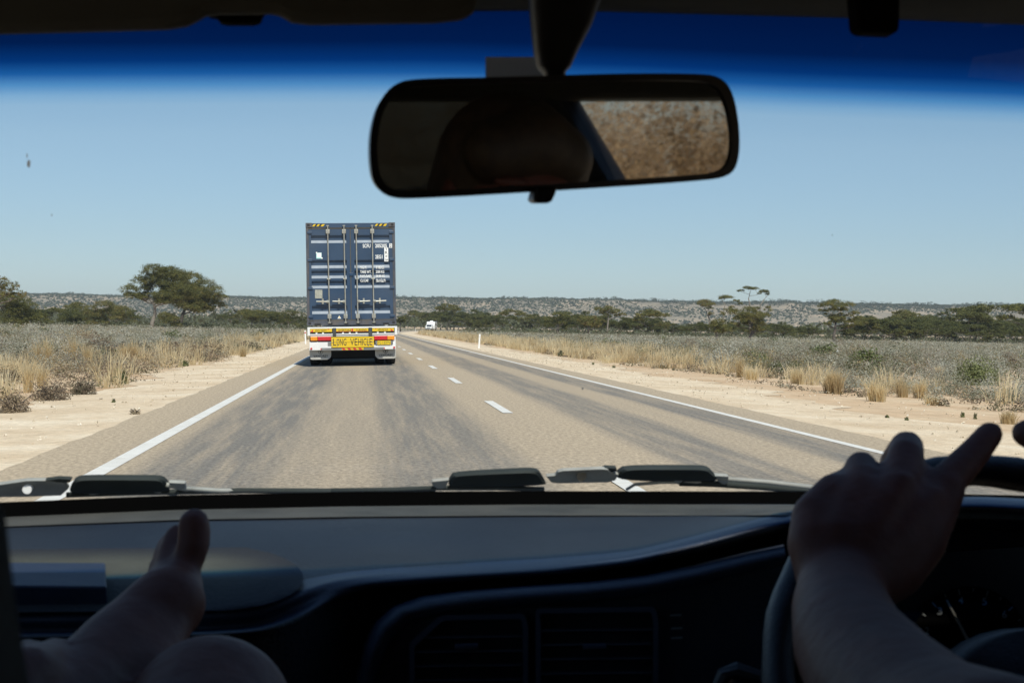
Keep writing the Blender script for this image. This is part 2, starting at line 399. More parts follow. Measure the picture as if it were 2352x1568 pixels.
# belt of low woodland between the plain and the scarp
v = Veg(); N = 9000
Y = np.sqrt(rng.uniform(430 ** 2, 2330 ** 2, N)); X = rng.uniform(-.29, .5, N) * Y
ok = (np.abs(X - cx(Y)) > 14) & (rng.uniform(0, 1, N) < .75 + .5 * smn(X / 60 + Y / 90., 1)); X, Y = X[ok], Y[ok]; N = len(X)
H = rng.uniform(2.2, 6.2, N); k = 26
C = np.repeat(np.stack([X, Y, gz(X, Y)], 1), k, 0); hh = np.repeat(H, k)
dlt = rng.normal(size=(N * k, 3)); dlt /= np.linalg.norm(dlt, axis=1)[:, None]
C = C + np.stack([dlt[:, 0] * hh * .62, dlt[:, 1] * hh * .62, hh * .62 + dlt[:, 2] * hh * .34], 1)
v.leaves(C, hh * .26, np.repeat(rng.uniform(.1, .6, N), k) + rng.uniform(-.12, .12, N * k), .75, nrm=dlt + np.array([0, 0, .4]))
N = 4200; Y = rng.uniform(300, 450, N); X = rng.uniform(-.29, .5, N) * Y; ok = np.abs(X - cx(Y)) > 16; X, Y = X[ok], Y[ok]; N = len(X)
H = rng.uniform(.7, 1.7, N); k = 18; C = np.repeat(np.stack([X, Y, gz(X, Y)], 1), k, 0); hh = np.repeat(H, k)
dlt = rng.normal(size=(N * k, 3)); dlt /= np.linalg.norm(dlt, axis=1)[:, None]; dlt[:, 2] = np.abs(dlt[:, 2])
v.leaves(C + dlt * hh[:, None] * np.array([1.1, 1.1, .9]), hh * .35, np.repeat(rng.uniform(.1, .6, N), k) + rng.uniform(-.1, .1, N * k), .75, nrm=dlt + np.array([0, 0, .4]))
tag(v.build('far_woods', M_SCRUB), kind='stuff')

# ------------------------------------------------------------------ trees
M_LEAF = leaf_mat('olive foliage', [(0, (.05, .062, .022)), (.45, (.12, .125, .038)), (.75, (.20, .19, .058)), (1, (.22, .155, .065))], .4)
M_BARK = mat('grey bark', (.20, .175, .145), .9, .3, 3, bump=.5, bscale=12)
M_BARKD = mat('dark bark', (.085, .072, .062), .9, .3, 3, bump=.5, bscale=12)

def tree(name, path, pads, r0, leafs, leafsize, seed, bark=None, parent=None, tint=(.25, .8), thin=1.0, twigs=5):
    """path: trunk points; pads: (x, y, z, rx, ry, rz) foliage masses; returns trunk, crown"""
    rs = np.random.default_rng(seed); rd = random.Random(seed)
    mb = MB(); P = [Vector(p) for p in path]; n = len(P)
    mb.tube(P, [r0 * (1.25 if i == 0 else 1 - .45 * i / (n - 1)) for i in range(n)], 9)
    nodes = [(P[i].lerp(P[i+1], t), r0 * .5) for i in range(max(0, n-3), n - 1) for t in (.4, .75, 1)] if n > 2 else [(P[-1], r0 * .5)]
    top = P[-1]
    order = sorted(pads, key=lambda q: (Vector(q[:3]) - top).length)
    v = Veg()
    for q in order:
        c = Vector(q[:3]); rx, ry, rz = q[3:6]; tgt = c - Vector((0, 0, rz * .35))
        best = min(nodes, key=lambda nd: (nd[0] - tgt).length + (3.0 * max(0, nd[0].z - tgt.z + .15 * (Vector((nd[0].x, nd[0].y, 0)) - Vector((tgt.x, tgt.y, 0))).length)))
        a, ra = best; mid = a.lerp(tgt, .5) + Vector((rd.uniform(-.1, .1), rd.uniform(-.1, .1), -.08)) * (tgt - a).length
        pts = []
        for i in range(7):
            t = i / 6; w = a * (1-t)**2 + mid * 2*t*(1-t) + tgt * t*t
            if 0 < i < 6: w += Vector((rd.uniform(-1, 1), rd.uniform(-1, 1), rd.uniform(-1, 1))) * (tgt - a).length * .025
            pts.append(w)
        rb = min(ra * .8, r0 * .42); mb.tube(pts, [rb * (1 - .6 * i / 6) for i in range(7)], 6)
        nodes += [(pts[i], rb * (1 - .6 * i / 6)) for i in (2, 3, 4, 5, 6)]
        for _ in range(twigs):
            e = c + Vector((rd.uniform(-1, 1) * rx * .8, rd.uniform(-1, 1) * ry * .8, rd.uniform(-.2, .7) * rz))
            s_ = pts[rd.choice([3, 4, 5, 6])]; m_ = s_.lerp(e, .5) + Vector((rd.uniform(-.2, .2), rd.uniform(-.2, .2), -.1)) * rx * .5
            mb.tube([s_, m_, e], [rb * .3, rb * .22, rb * .1], 4)
        # foliage: sub-clumps over the upper part of the mass
        vol = rx * ry; ns = max(10, int(leafs * 1.5 * vol + 8)); nl = 24
        dr = rs.normal(size=(ns, 3)); dr /= np.linalg.norm(dr, axis=1)[:, None]; dr[:, 2] = np.where(dr[:, 2] < -.25, -dr[:, 2], dr[:, 2])
        rad = rs.uniform(.35, 1, ns) ** .6
        cc = np.array(c)[None] + dr * rad[:, None] * np.array([rx, ry, rz])
        tt = rs.uniform(tint[0], tint[1], ns)
        off = rs.normal(size=(ns * nl, 3)) * np.array([.13, .13, .08]) * min(max(rx, .9), 2.2)
        v.leaves(np.repeat(cc, nl, 0) + off, leafsize, np.repeat(tt, nl) + rs.uniform(-.12, .12, ns * nl), .55, nrm=np.repeat(dr, nl, 0) * .5 + off * 2 + np.array([0, 0, .5]))
    tr = mb.build('trunk', bark or M_BARK, parent, smooth=True)
    cr = v.build('crown', M_LEAF, parent)
    return tr, cr

def hero(label, d, base, path, pads, r0, seed, leafs=10, ls=.2, bark=None, tint=(.25, .8), group=None, S=1.0, O=(0, 0), name='eucalyptus_tree', twigs=5, fill=1.0):
    """positions given in a survey crop (scale S, origin O)"""
    q = lambda px, py: (O[0] + px * S, O[1] + py * S)
    bx, by = q(*base); w = at(bx, by, d); X, Y = w.x, w.y
    e = empty(name, (X, Y, gzf(X, Y) - .05), label=label, cat='tree', group=group)
    k = S * d / F; rd = random.Random(seed)
    P = [(0, 0, 0)] + [((x - base[0]) * k, rd.uniform(-.2, .2), (base[1] - y) * k) for x, y in path]
    L = []
    for x, y, rx, ry in pads:
        L.append(((x - base[0]) * k, rd.uniform(-.6, .6) * max(1.5, min(3, abs(rx*k) * 1.6)), (base[1] - y) * k, rx * k * 1.12, max(rx * k * rd.uniform(.8, 1.2), .5), ry * k * 1.45))
    if fill:
        cxm = sum(q_[0] for q_ in L) / len(L); top = P[-1]
        for q_ in list(L):
            t_ = rd.uniform(.2, .5); L.append((q_[0] * (1 - t_) + (cxm * .5 + top[0] * .5) * t_, q_[1] * -rd.uniform(.3, 1), q_[2] - rd.uniform(.15, .45) * abs(q_[2] - top[2]) * fill - q_[5] * .3, q_[3] * .8, q_[4] * .8, q_[5] * .8))
    tree(name, P, L, r0, leafs, ls, seed, bark, e, tint, twigs=twigs)
    return e

OL = (0.0, 591.0); SL = .2284
hero('big spreading tree on the left with a pale leaning trunk', 286, (1530, 756), [(1528, 690), (1556, 600), (1550, 520), (1535, 460)],
     [(1310, 365, 90, 45), (1385, 275, 75, 45), (1440, 205, 60, 40), (1545, 165, 105, 50), (1660, 215, 120, 60), (1760, 285, 110, 60), (1820, 360, 120, 55), (1900, 420, 100, 50), (1690, 330, 60, 30), (1450, 300, 50, 30), (1940, 340, 80, 50), (1400, 420, 60, 22), (1340, 430, 80, 34), (1640, 415, 110, 35), (1750, 430, 120, 45), (1545, 250, 110, 45), (1475, 290, 75, 50), (1700, 470, 110, 28), (1440, 360, 60, 30), (1280, 400, 40, 22), (1690, 175, 100, 45), (1780, 215, 110, 50), (1620, 195, 90, 50)],
     .42, 21, 12, .2, M_BARK, (.2, .8), S=SL, O=OL, name='myall_tree', twigs=8)
hero('big dark-trunked tree with wide crown just behind the pale leaning trunk', 300, (1800, 715), [(1815, 640), (1835, 560), (1860, 500)],
     [(1800, 190, 110, 50), (1930, 215, 120, 60), (2050, 270, 110, 60), (2150, 340, 95, 60), (2215, 400, 70, 50), (2225, 475, 50, 35), (2080, 430, 110, 50), (1990, 340, 110, 50), (1890, 300, 100, 50), (2110, 380, 90, 50), (2000, 460, 90, 40), (1700, 640, 90, 60), (2170, 460, 60, 40), (1850, 460, 130, 50), (1950, 480, 120, 45), (2050, 510, 90, 35), (1790, 400, 110, 50), (1660, 590, 80, 40), (1900, 400, 120, 50), (1720, 200, 110, 50), (1700, 300, 110, 55), (1800, 260, 110, 55)],
     .45, 22, 12, .2, M_BARKD, (.3, .9), S=SL, O=OL, name='myall_tree', twigs=7)
hero('gum with loose brownish clumps cut by the left edge of the photo', 215, (-60, 640), [(-60, 500), (-40, 380), (-20, 300)],
     [(20, 170, 70, 45), (90, 230, 90, 50), (160, 220, 50, 45), (210, 300, 60, 40), (-60, 200, 90, 60), (20, 290, 60, 35), (-120, 280, 80, 50)], .3, 23, 8, .17, tint=(.5, 1), S=SL, O=OL)
hero('dense dark olive tree below the loose-clumped gum at the left edge', 255, (60, 640), [(50, 560), (60, 500)],
     [(110, 370, 110, 50), (220, 380, 100, 50), (20, 400, 110, 50), (300, 430, 90, 50), (330, 510, 80, 50), (180, 470, 120, 50), (60, 500, 110, 50), (400, 540, 80, 40), (240, 560, 110, 45), (460, 580, 60, 30), (120, 580, 110, 40)], .35, 24, 11, .18, M_BARKD, (.15, .75), S=SL, O=OL, name='myall_tree')
hero('low layered dark green tree left of the olive twin-crowned one', 330, (720, 640), [(720, 560), (730, 510)],
     [(730, 480, 90, 30), (650, 530, 60, 30), (780, 530, 80, 30), (700, 560, 110, 30), (830, 580, 60, 30), (640, 590, 60, 25), (740, 600, 100, 25)], .25, 25, 10, .2, M_BARKD, (.1, .6), S=SL, O=OL, name='myall_tree')
hero('olive twin-crowned tree just left of the big pale-trunked tree', 310, (1090, 640), [(1095, 570), (1105, 510)],
     [(920, 450, 70, 30), (1060, 410, 90, 35), (940, 500, 100, 30), (1150, 450, 100, 35), (1240, 470, 90, 40), (1230, 530, 90, 35), (1020, 560, 80, 30), (900, 560, 60, 30), (1300, 580, 70, 20), (960, 600, 80, 25)], .27, 26, 10, .19, M_BARK, (.35, .95), S=SL, O=OL, name='myall_tree')
OR = (1611.8, 638.0); SR = .17133
hero('small olive tree with short black trunk left of the biggest dense tree', 232, (205, 838), [(195, 760), (180, 690)],
     [(215, 570, 95, 38), (170, 620, 85, 45), (290, 650, 80, 45), (330, 690, 70, 45), (230, 690, 90, 40), (130, 600, 40, 30)], .22, 31, 10, .15, M_BARKD, (.35, .9), S=SR, O=OR)
hero('biggest dense tree on the right plain, with a dark leaning trunk', 240, (620, 836), [(640, 770), (680, 700), (670, 600)],
     [(390, 420, 90, 32), (270, 470, 45, 28), (440, 460, 100, 42), (630, 420, 110, 45), (740, 390, 60, 26), (880, 400, 55, 45), (700, 490, 150, 48), (860, 480, 80, 45), (790, 590, 80, 65), (850, 650, 50, 50), (600, 560, 110, 45), (480, 550, 60, 35), (720, 660, 80, 50), (560, 480, 90, 40), (400, 600, 50, 30)], .3, 32, 14, .16, M_BARKD, (.35, .9), S=SR, O=OR)
hero('open umbrella-topped tree standing alone at the right of the plain', 243, (1775, 848), [(1772, 740), (1790, 640), (1795, 560)],
     [(1670, 335, 95, 34), (1800, 300, 115, 34), (1930, 325, 95, 34), (1600, 350, 45, 24), (1820, 482, 115, 26), (1750, 520, 60, 26), (2060, 440, 80, 30), (2095, 510, 65, 34), (2070, 590, 75, 34), (1880, 390, 45, 20), (1985, 545, 45, 25), (1575, 400, 22, 10), (1660, 580, 50, 22)], .3, 33, 14, .16, M_BARKD, (.35, .9), S=SR, O=OR)
hero('tallest thin tree whose flat crown stands above the skyline', 400, (650, 800), [(642, 600), (640, 340), (620, 260)],
     [(520, 162, 45, 15), (605, 125, 62, 20), (710, 132, 55, 16), (752, 197, 24, 10), (640, 135, 50, 14)], .26, 34, 14, .2, M_BARK, (.3, .7), S=SR, O=OR, twigs=3, fill=0)
hero('thin tree with a small flat crown beside the tallest one on the skyline', 405, (760, 800), [(770, 560), (780, 350), (830, 270)],
     [(840, 160, 58, 16), (885, 205, 28, 14), (790, 175, 30, 12), (870, 180, 35, 14)], .24, 35, 14, .2, M_BARK, (.3, .7), S=SR, O=OR, twigs=3, fill=0)
hero('thin tree with two flat crowns just left of the skyline trees', 380, (290, 800), [(280, 640), (290, 450), (310, 340)],
     [(330, 250, 88, 20), (270, 268, 45, 14), (465, 300, 55, 18), (520, 335, 35, 14), (400, 380, 40, 14)], .24, 36, 13, .2, M_BARK, (.35, .9), S=SR, O=OR, twigs=4, fill=0)
hero('thin tree with a flat bronze crown further left of the skyline trees', 360, (110, 800), [(105, 640), (95, 540), (60, 440)],
     [(40, 315, 90, 26), (120, 345, 60, 22), (-30, 340, 50, 20), (110, 470, 40, 20)], .24, 37, 12, .19, M_BARK, (.5, 1), S=SR, O=OR, twigs=5)
OM = (906.7, 638.0); SM = .3141
hero('tall loose bronze gum in the middle of the tree belt', 330, (1555, 400), [(1555, 340), (1560, 270), (1560, 240)],
     [(1480, 205, 38, 14), (1555, 195, 45, 14), (1610, 215, 40, 14), (1665, 240, 30, 14), (1520, 230, 30, 10)], .22, 38, 10, .2, M_BARK, (.4, .95), S=SM, O=OM)
hero('round bronze-topped tree left of the tall loose gum', 300, (1415, 400), [(1415, 350), (1420, 310)],
     [(1380, 275, 45, 22), (1450, 270, 50, 22), (1510, 290, 35, 20), (1400, 310, 40, 18), (1470, 320, 40, 20)], .24, 39, 11, .18, M_BARKD, (.4, 1), S=SM, O=OM)
hero('dark tree with a pale fork left of the bronze-topped one', 320, (1190, 395), [(1190, 350), (1200, 300)],
     [(1180, 240, 50, 14), (1250, 235, 50, 14), (1120, 280, 45, 20), (1230, 290, 50, 18), (1290, 265, 35, 16), (1110, 320, 40, 20), (1260, 330, 35, 18)], .22, 40, 10, .19, M_BARK, (.2, .7), S=SM, O=OM)
hero('small round dark tree seen just past the right side of the truck', 330, (40, 372), [(38, 335), (44, 310)],
     [(45, 278, 32, 14), (20, 290, 22, 12), (68, 292, 22, 12)], .16, 41, 12, .16, M_BARKD, (.15, .6), S=SM, O=OM)
O2 = (0.0, 570.8)
hero('umbrella myall with splayed stems between the big left trees and the truck', 330, (1840, 550), [(1838, 520), (1842, 490)],
     [(1790, 430, 50, 24), (1860, 425, 60, 20), (1910, 440, 40, 20), (1840, 450, 60, 16)], .2, 43, 11, .18, M_BARKD, (.25, .8), S=.3141, O=O2, name='myall_tree')
hero('sparse pale-limbed tree half hidden by the left side of the truck', 320, (2110, 552), [(2105, 520), (2110, 490)],
     [(2050, 430, 50, 14), (2120, 415, 60, 14), (2180, 425, 50, 16), (2230, 450, 30, 16), (2090, 460, 50, 12), (2190, 520, 30, 16)], .2, 44, 7, .18, M_BARK, (.15, .6), S=.3141, O=O2, twigs=8)

# kinds of small tree for the belt, each built once and copied
def belt_proto(seed, H, W, flat, dense, tint, bark, stems=2):
    rd = random.Random(seed); e = empty('mallee_tree')
    pads = []; n = rd.randint(8, 12)
    for i in range(n):
        a = rd.uniform(0, 2*PI); r = W/2 * math.sqrt(rd.uniform(0, .9)); z = H * (1 - .22 * (r/(W/2))**2 * rd.uniform(.6, 1.6) - flat * rd.uniform(0, .30))
        s = rd.uniform(.13, .24) * W
        pads.append((r*math.cos(a), r*math.sin(a), z - s*.3, s, s, s * rd.uniform(.35, .5)))
    P = [(0, 0, 0), (rd.uniform(-.3, .3), rd.uniform(-.3, .3), H*.14), (rd.uniform(-.5, .5), rd.uniform(-.5, .5), H*.28)]
    tree('mallee_tree', P, pads, H*.034, dense, .24, seed, bark, e, tint, twigs=4)
    return e
def copy_tree(o, parent=None):
    c = o.copy(); COL.objects.link(c); c.parent = parent
    for ch in o.children: copy_tree(ch, c)
    return c
protos = [belt_proto(s, h, w, f, dn, t, b) for s, h, w, f, dn, t, b in (
    (51, 5.5, 8.0, .5, 7, (.1, .55), M_BARK), (52, 4.8, 7.0, .8, 8, (.15, .5), M_BARK), (53, 6.2, 7.5, .3, 5, (.2, .7), M_BARK),
    (54, 5.0, 8.5, .9, 9, (.1, .5), M_BARK), (55, 4.0, 6.5, 1.1, 10, (.1, .7), M_BARKD), (56, 6.8, 7.0, .25, 6, (.3, .9), M_BARK), (57, 3.2, 5.0, 1.2, 10, (.3, .8), M_BARKD))]
used = set()
SECT = [  # image range, distance range, count, label, group, height scale
    (1740, 1870, 330, 380, 10, 'low dark mallee in the belt between the biggest dense tree and lone umbrella tree', 'mallee belt left of the lone umbrella tree', .75),
    (1960, 2400, 310, 360, 28, 'olive mallee in the front row of the belt right of the lone umbrella tree', 'mallee belt right of the lone umbrella tree', 1.05),
    (1995, 2420, 365, 430, 20, 'mallee in the back row of the belt right of the lone umbrella tree', 'back row of the mallee belt', 1.15),
    (1500, 1760, 350, 420, 20, 'grey-green mallee in the belt behind the two dark-trunked right plain trees', 'mallee belt behind the plain trees', .68),
    (1280, 1510, 330, 420, 16, 'mallee tree in the belt around the bronze gums mid-picture', 'mallee belt around the bronze gums', .9),
    (1010, 1130, 480, 560, 12, 'dark low tree right behind the oncoming white caravan', 'trees behind the caravan', 1.0),
    (1110, 1290, 400, 520, 12, 'scattered low tree between the caravan and the bronze gums', 'scattered trees right of the caravan', .85),
    (920, 1010, 620, 700, 7, 'distant low tree past the road bend, left of the caravan', 'trees past the bend', .8),
    (520, 700, 380, 480, 10, 'small distant tree between the big left trees and the truck', 'small trees left of the truck', .7),
    (60, 300, 370, 430, 12, 'small dark tree in the gaps of the left tree group', 'small trees at far left', .8)]
for a, b, d1, d2, n, lab, grp, hs in SECT:
    for i in range(n):
        px = a + (b - a) * (i + random.uniform(.1, .9)) / n; d = random.uniform(d1, d2); pi = random.choice([0, 1, 2, 3, 4, 5, 6, 0, 1, 3])
        w = at(px, 765, d)
        o = protos[pi] if pi not in used else copy_tree(protos[pi]); used.add(pi)
        o.location = (w.x, w.y, gzf(w.x, w.y) - .1); o.rotation_euler = (0, 0, random.uniform(0, 6.28))
        s = hs * random.uniform(.78, 1.2) * (d / 340) ** .5; o.scale = (s * random.uniform(.9, 1.25), s * random.uniform(.9, 1.25), s)
        tag(o, lab, 'tree', grp)
# two crowns standing above the right belt
for px, py, d, s, lab in ((2245, 785, 330, 1.45, 'umbrella crown rising above the far right end of the mallee belt'), (2372, 785, 300, 1.5, 'tall mallee cut by the right edge of the photo')):
    w = at(px, py, d); o = copy_tree(protos[2]); o.location = (w.x, w.y, gzf(w.x, w.y)); o.scale = (s*1.1, s*1.1, s); o.rotation_euler = (0, 0, 1.2 * s)
    o.pop('group', None); o['group'] = 'mallees above the belt'; tag(o, lab, 'tree')

# ------------------------------------------------------------------ scrub on the plain
M_SALT = leaf_mat('saltbush', [(0, (.085, .095, .035)), (.2, (.17, .17, .11)), (.45, (.34, .34, .275)), (.7, (.50, .495, .42)), (.84, (.24, .195, .15)), (1, (.36, .29, .14))], .4, .85)
M_GREEN = leaf_mat('green shrub', [(0, (.06, .08, .025)), (.5, (.13, .155, .055)), (1, (.22, .23, .10))], .25)
M_BROWN = leaf_mat('dry brown bush', [(0, (.12, .12, .06)), (.3, (.16, .125, .095)), (.6, (.27, .205, .14)), (.8, (.42, .33, .2)), (1, (.36, .34, .26))], .3)
M_GRASS = leaf_mat('dry grass', [(0, (.42, .31, .17)), (.5, (.74, .61, .37)), (1, (.90, .80, .56))], .6)

def shrubs(v, X, Y, R, H, n, leaf, tint, tj=.06):
    N = len(X)
    if N == 0: return
    Z = gz(X, Y); k = n
    C0 = np.repeat(np.stack([X, Y, Z], 1), k, 0); rr = np.repeat(R, k); hh = np.repeat(H, k)
    d = rng.normal(size=(N * k, 3)); d /= np.linalg.norm(d, axis=1)[:, None]; d[:, 2] = np.abs(d[:, 2])
    # lumps: pull directions towards a few lobes
    ph = np.repeat(rng.uniform(0, 6.28, N), k); ang = np.arctan2(d[:, 1], d[:, 0])
    lump = 1 + .22 * np.sin(ang * 3 + ph) + .15 * np.sin(ang * 5 + ph * 2) + .15 * np.sin(d[:, 2] * 7 + ph)
    s = rng.uniform(.45, 1, N * k) ** .5 * lump
    C = C0 + np.stack([d[:, 0] * rr * s, d[:, 1] * rr * s, (d[:, 2] * s * .9 + .06) * hh], 1)
    v.leaves(C, leaf if np.isscalar(leaf) else np.repeat(leaf, k), np.repeat(tint, k) + rng.normal(0, tj * .6, N * k), .55, nrm=d + np.array([0, 0, .3]), nj=.5)

def wedge(y0, y1, n, lo=-.275, hi=.475):
    Y = np.sqrt(rng.uniform(y0 ** 2, y1 ** 2, n)); return rng.uniform(lo, hi, n) * Y, Y
def tints(n, X, Y):
    c = rng.choice(6, n, p=[.07, .13, .50, .17, .08, .05]); c2 = rng.choice(6, n, p=[.22, .30, .10, .03, .27, .08])
    zone = smn(X / 6. + Y / 19., 1.7) + .6 * smn(Y / 13. - X / 9., 4) + rng.normal(0, .25, n)
    c = np.where(zone > np.clip((Y - 45) / 160, .05, .62), c2, c)
    return np.choose(c, [rng.uniform(0, .15, n), rng.uniform(.2, .35, n), rng.uniform(.38, .55, n), rng.uniform(.55, .72, n), rng.uniform(.78, .88, n), rng.uniform(.92, 1, n)])
v = Veg()
for y0, y1, n, k, leaf, rs_, hs_ in ((16, 45, 1300, 380, .045, (.25, .6), (.25, .6)), (45, 95, 2500, 300, .07, (.35, .95), (.3, .78)), (95, 190, 6000, 120, .125, (.45, 1.2), (.32, .8)), (190, 620, 22000, 34, .25, (.6, 1.3), (.38, .8))):
    X, Y = wedge(y0, y1, n); U = X - cx(Y)
    edge = np.where(U > 0, 10.2 + 1.6 * smn(Y / 9., 1), -9.0 + 1.3 * smn(Y / 7., 3))
    pr = np.where(U > 0, (U - edge) / 2.0, (edge - U) / 2.5)
    IX = img_x(X, Y)
    pr = pr
    patch = .72 + .55 * smn(X / 4.3 + Y / 6.1, .7) + .35 * smn(Y / 11. - X / 13., 3)
    ok = (rng.uniform(0, 1, n) < pr) & (rng.uniform(0, 1, n) < patch + np.clip((Y - 60) / 120, 0, .5)); X, Y = X[ok], Y[ok]
    big = np.where(rng.uniform(size=len(X)) < .08, rng.uniform(1.3, 2.0, len(X)), 1)
    shrubs(v, X, Y, rng.uniform(*rs_, len(X)) * big, rng.uniform(*hs_, len(X)) * big ** .8, k, leaf, tints(len(X), X, Y))
# what stands beside and behind the car, seen only in the mirror
tag(v.build('saltbush_scrub', M_SALT), kind='stuff')
v = Veg(); n = 620; X = rng.uniform(9.5, 42, n); Y = rng.uniform(-52, 4, n)
shrubs(v, X, Y, rng.uniform(.5, 1.3, n), rng.uniform(2.0, 5.5, n), 420, .10, rng.uniform(0, 1, n), .15)
tag(v.build('roadside_brush', leaf_mat('tan brush', [(0, (.24, .16, .085)), (.5, (.52, .36, .20)), (1, (.72, .54, .33))], .5)), kind='stuff')

# low brown herbage scattered over the verges
v = Veg()
n = 9000; Y = rng.uniform(17, 190, n) ; side = rng.uniform(size=n) < .45
U = np.where(side, rng.uniform(7.2, 13.5, n), -rng.uniform(6.9, 13, n)); X = U + cx(Y)
ok = np.where(side, U > 7.6 + .8 * smn(Y / 5., 2), U < -7.1 + .5 * smn(Y / 4., 1)) & (rng.uniform(0, 1, n) < np.where(side, .12, np.where(Y < 60, .50, .40)) + .6 * smn(X * .9 + Y / 3.1, 1)); X, Y = X[ok], Y[ok]
lf = np.where(Y < 60, .05, .11)
sc3 = np.where(X < cx(Y), 1.3, .8)
shrubs(v, X, Y, rng.uniform(.1, .5, len(X)) * sc3, rng.uniform(.08, .40, len(X)) * sc3, 90, lf, rng.uniform(0, 1, len(X)), .15)
tag(v.build('dry_herbage', M_BROWN), kind='stuff')

def grass(v, X, Y, H, n, w, spread, lean=.22):
    N = len(X)
    if N == 0: return
    C = np.repeat(np.stack([X, Y, gz(X, Y)], 1), n, 0); hh = np.repeat(H, n) * rng.uniform(.5, 1.1, N * n); M = N * n
    sp = np.repeat(np.broadcast_to(spread, (N,)), n)
    off = rng.normal(size=(M, 2)) * sp[:, None] * .4; C[:, :2] += off
    ln = np.stack([off[:, 0] * .5 + rng.normal(0, lean, M) * hh * .6, off[:, 1] * .5 + rng.normal(0, lean, M) * hh * .6, hh], 1)
    a = rng.uniform(0, PI, M); sd_ = np.stack([np.cos(a), np.sin(a), np.zeros(M)], 1) * w * .5
    mid = C + ln * np.array([.35, .35, .6]); tip = C + ln
    tt = np.repeat(rng.uniform(.25, .85, N), n) + rng.uniform(-.2, .2, M)
    v.quads(np.stack([C - sd_, C + sd_, mid + sd_ * .8, mid - sd_ * .8], 1), tt - .08)
    v.quads(np.stack([mid - sd_ * .8, mid + sd_ * .8, tip + sd_ * .3, tip - sd_ * .3], 1), tt)
v = Veg()
for y0, y1, n, k, w in ((24, 75, 620, 46, .018), (75, 140, 1500, 34, .03), (140, 330, 2600, 22, .06)):
    Y = rng.uniform(y0, y1, n); side = rng.uniform(0, 1, n) < .62
    U = np.where(side, rng.uniform(7.4, 14.5, n), -rng.uniform(6.8, 12.5, n))
    pr = np.where(side, .55 + .5 * smn(Y / 13. + U, 1) + np.clip((Y - 55) / 40, -.7, .4) - np.abs(U - 10.3) * .1, .36 + .45 * smn(Y / 9. + U * .7, 4) + np.clip((Y - 50) / 80, -.3, .3))
    ok = rng.uniform(0, 1, n) < pr; U, Y = U[ok], Y[ok]
    grass(v, cx(Y) + U, Y, rng.uniform(.25, .62, len(Y)) * np.where(rng.uniform(size=len(Y)) < .2, 1.35, 1), k, w, .38)
tag(v.build('dry_grass', M_GRASS), kind='stuff')

# loose stones on the verges
v = Veg(); n = 2600; Y = np.sqrt(rng.uniform(12 ** 2, 80 ** 2, n)); sg = np.where(rng.uniform(size=n) < .6, 1, -1)
U = sg * (4.1 + np.abs(rng.normal(0, 2.3, n))); U = np.where(sg < 0, U - .7, U); X = cx(Y) + U
C = np.repeat(np.stack([X, Y, gz(X, Y) + .012], 1), 5, 0) + rng.normal(size=(n * 5, 3)) * .012
v.leaves(C, np.repeat(rng.uniform(.012, .034, n), 5), np.repeat(rng.uniform(0, 1, n), 5), .9)
M_STONE = leaf_mat('loose stones', [(0, (.34, .28, .2)), (.5, (.6, .52, .39)), (1, (.8, .74, .62))], 0.0, .9)
tag(v.build('gravel', M_STONE), kind='stuff')

# single plants one can point at: survey position of the foot, spread and height in survey units
def ground_hit(px, py):
    a = CAMPOS; b = (at(px, py, 1) - a); t = 5.0
    for _ in range(30):
        p = a + b * t; t = (gzf(p.x, p.y) - a.z) / b.z
    return a + b * t
def bush(px, py, wpx, hpx, m, label, tint=(.2, .8), leaf=.05, n=900, name='shrub', cat='shrub', group=None):
    p = ground_hit(px, py); k = p.y / F; v = Veg(); R = wpx * k / 2; H = hpx * k; c = Veg()
    lob = 5; ex = [(0, 0, 1)] + [(random.uniform(-.6, .6), random.uniform(-.6, .6), random.uniform(.5, .85)) for _ in range(lob)]
    for a, b, s in ex:
        q = rng.normal(size=(n // 6 + 10, 3)); q /= np.linalg.norm(q, axis=1)[:, None]; q[:, 2] = np.abs(q[:, 2]); rr = rng.uniform(.4, 1, len(q)) ** .5
        C = np.stack([(a * .6 + q[:, 0] * rr * s * .7) * R, (b * .6 + q[:, 1] * rr * s * .7) * R, q[:, 2] * rr * s * H], 1)
        v.leaves(C, leaf * (1.7 if m is M_BROWN else 1), rng.uniform(*tint, len(q)), .2 if m is M_BROWN else .5, nrm=q + np.array([0, 0, .3]), nj=1.0)
    mb = MB()
    for _ in range(9):
        e = Vector((random.uniform(-.7, .7) * R, random.uniform(-.7, .7) * R, random.uniform(.4, .85) * H))
        mb.tube([(0, 0, -.02), e * .5 + Vector((0, 0, .05 * H)), e], [.012, .008, .004], 4)
    t = empty(name, p, label=label, cat=cat, group=group)
    v.build('foliage', m, t); mb.build('stem', M_BARKD, t)
    return t
def tuft(px, py, wpx, hpx, label, n=160):
    p = ground_hit(px, py); k = p.y / F; v = Veg(); m = max(1, int(wpx / 14))
    xs = p.x + rng.uniform(-.5, .5, m * 2) * wpx * k; ys = p.y + rng.uniform(-.25, .25, m * 2)
    grass(v, xs, ys, np.full(m * 2, hpx * k * 1.05) * rng.uniform(.7, 1.1, m * 2), n // m, .011, .10, .30)
    t = v.build('grass_tuft', M_GRASS); tag(t, label, 'grass tuft', 'tall dry grass tufts on the right verge' if px > 900 else 'tall dry grass tufts on the left verge')
    me = t.data; co = np.empty(len(me.vertices) * 3); me.vertices.foreach_get('co', co); co = co.reshape(-1, 3) - np.array(p)
    me.vertices.foreach_set('co', co.ravel()); t.location = p
G1 = 'shrubs standing out on the right plain'; G2 = 'shrubs along the left verge'
bush(2248, 884, 150, 76, M_GREEN, 'largest rounded grey-green shrub at the far right of the plain', (.55, 1), .07, 5200, group=G1)
bush(1727, 840, 130, 42, M_GREEN, 'wide low green shrub behind the right verge grass', (.3, .9), .07, 3000, group=G1)
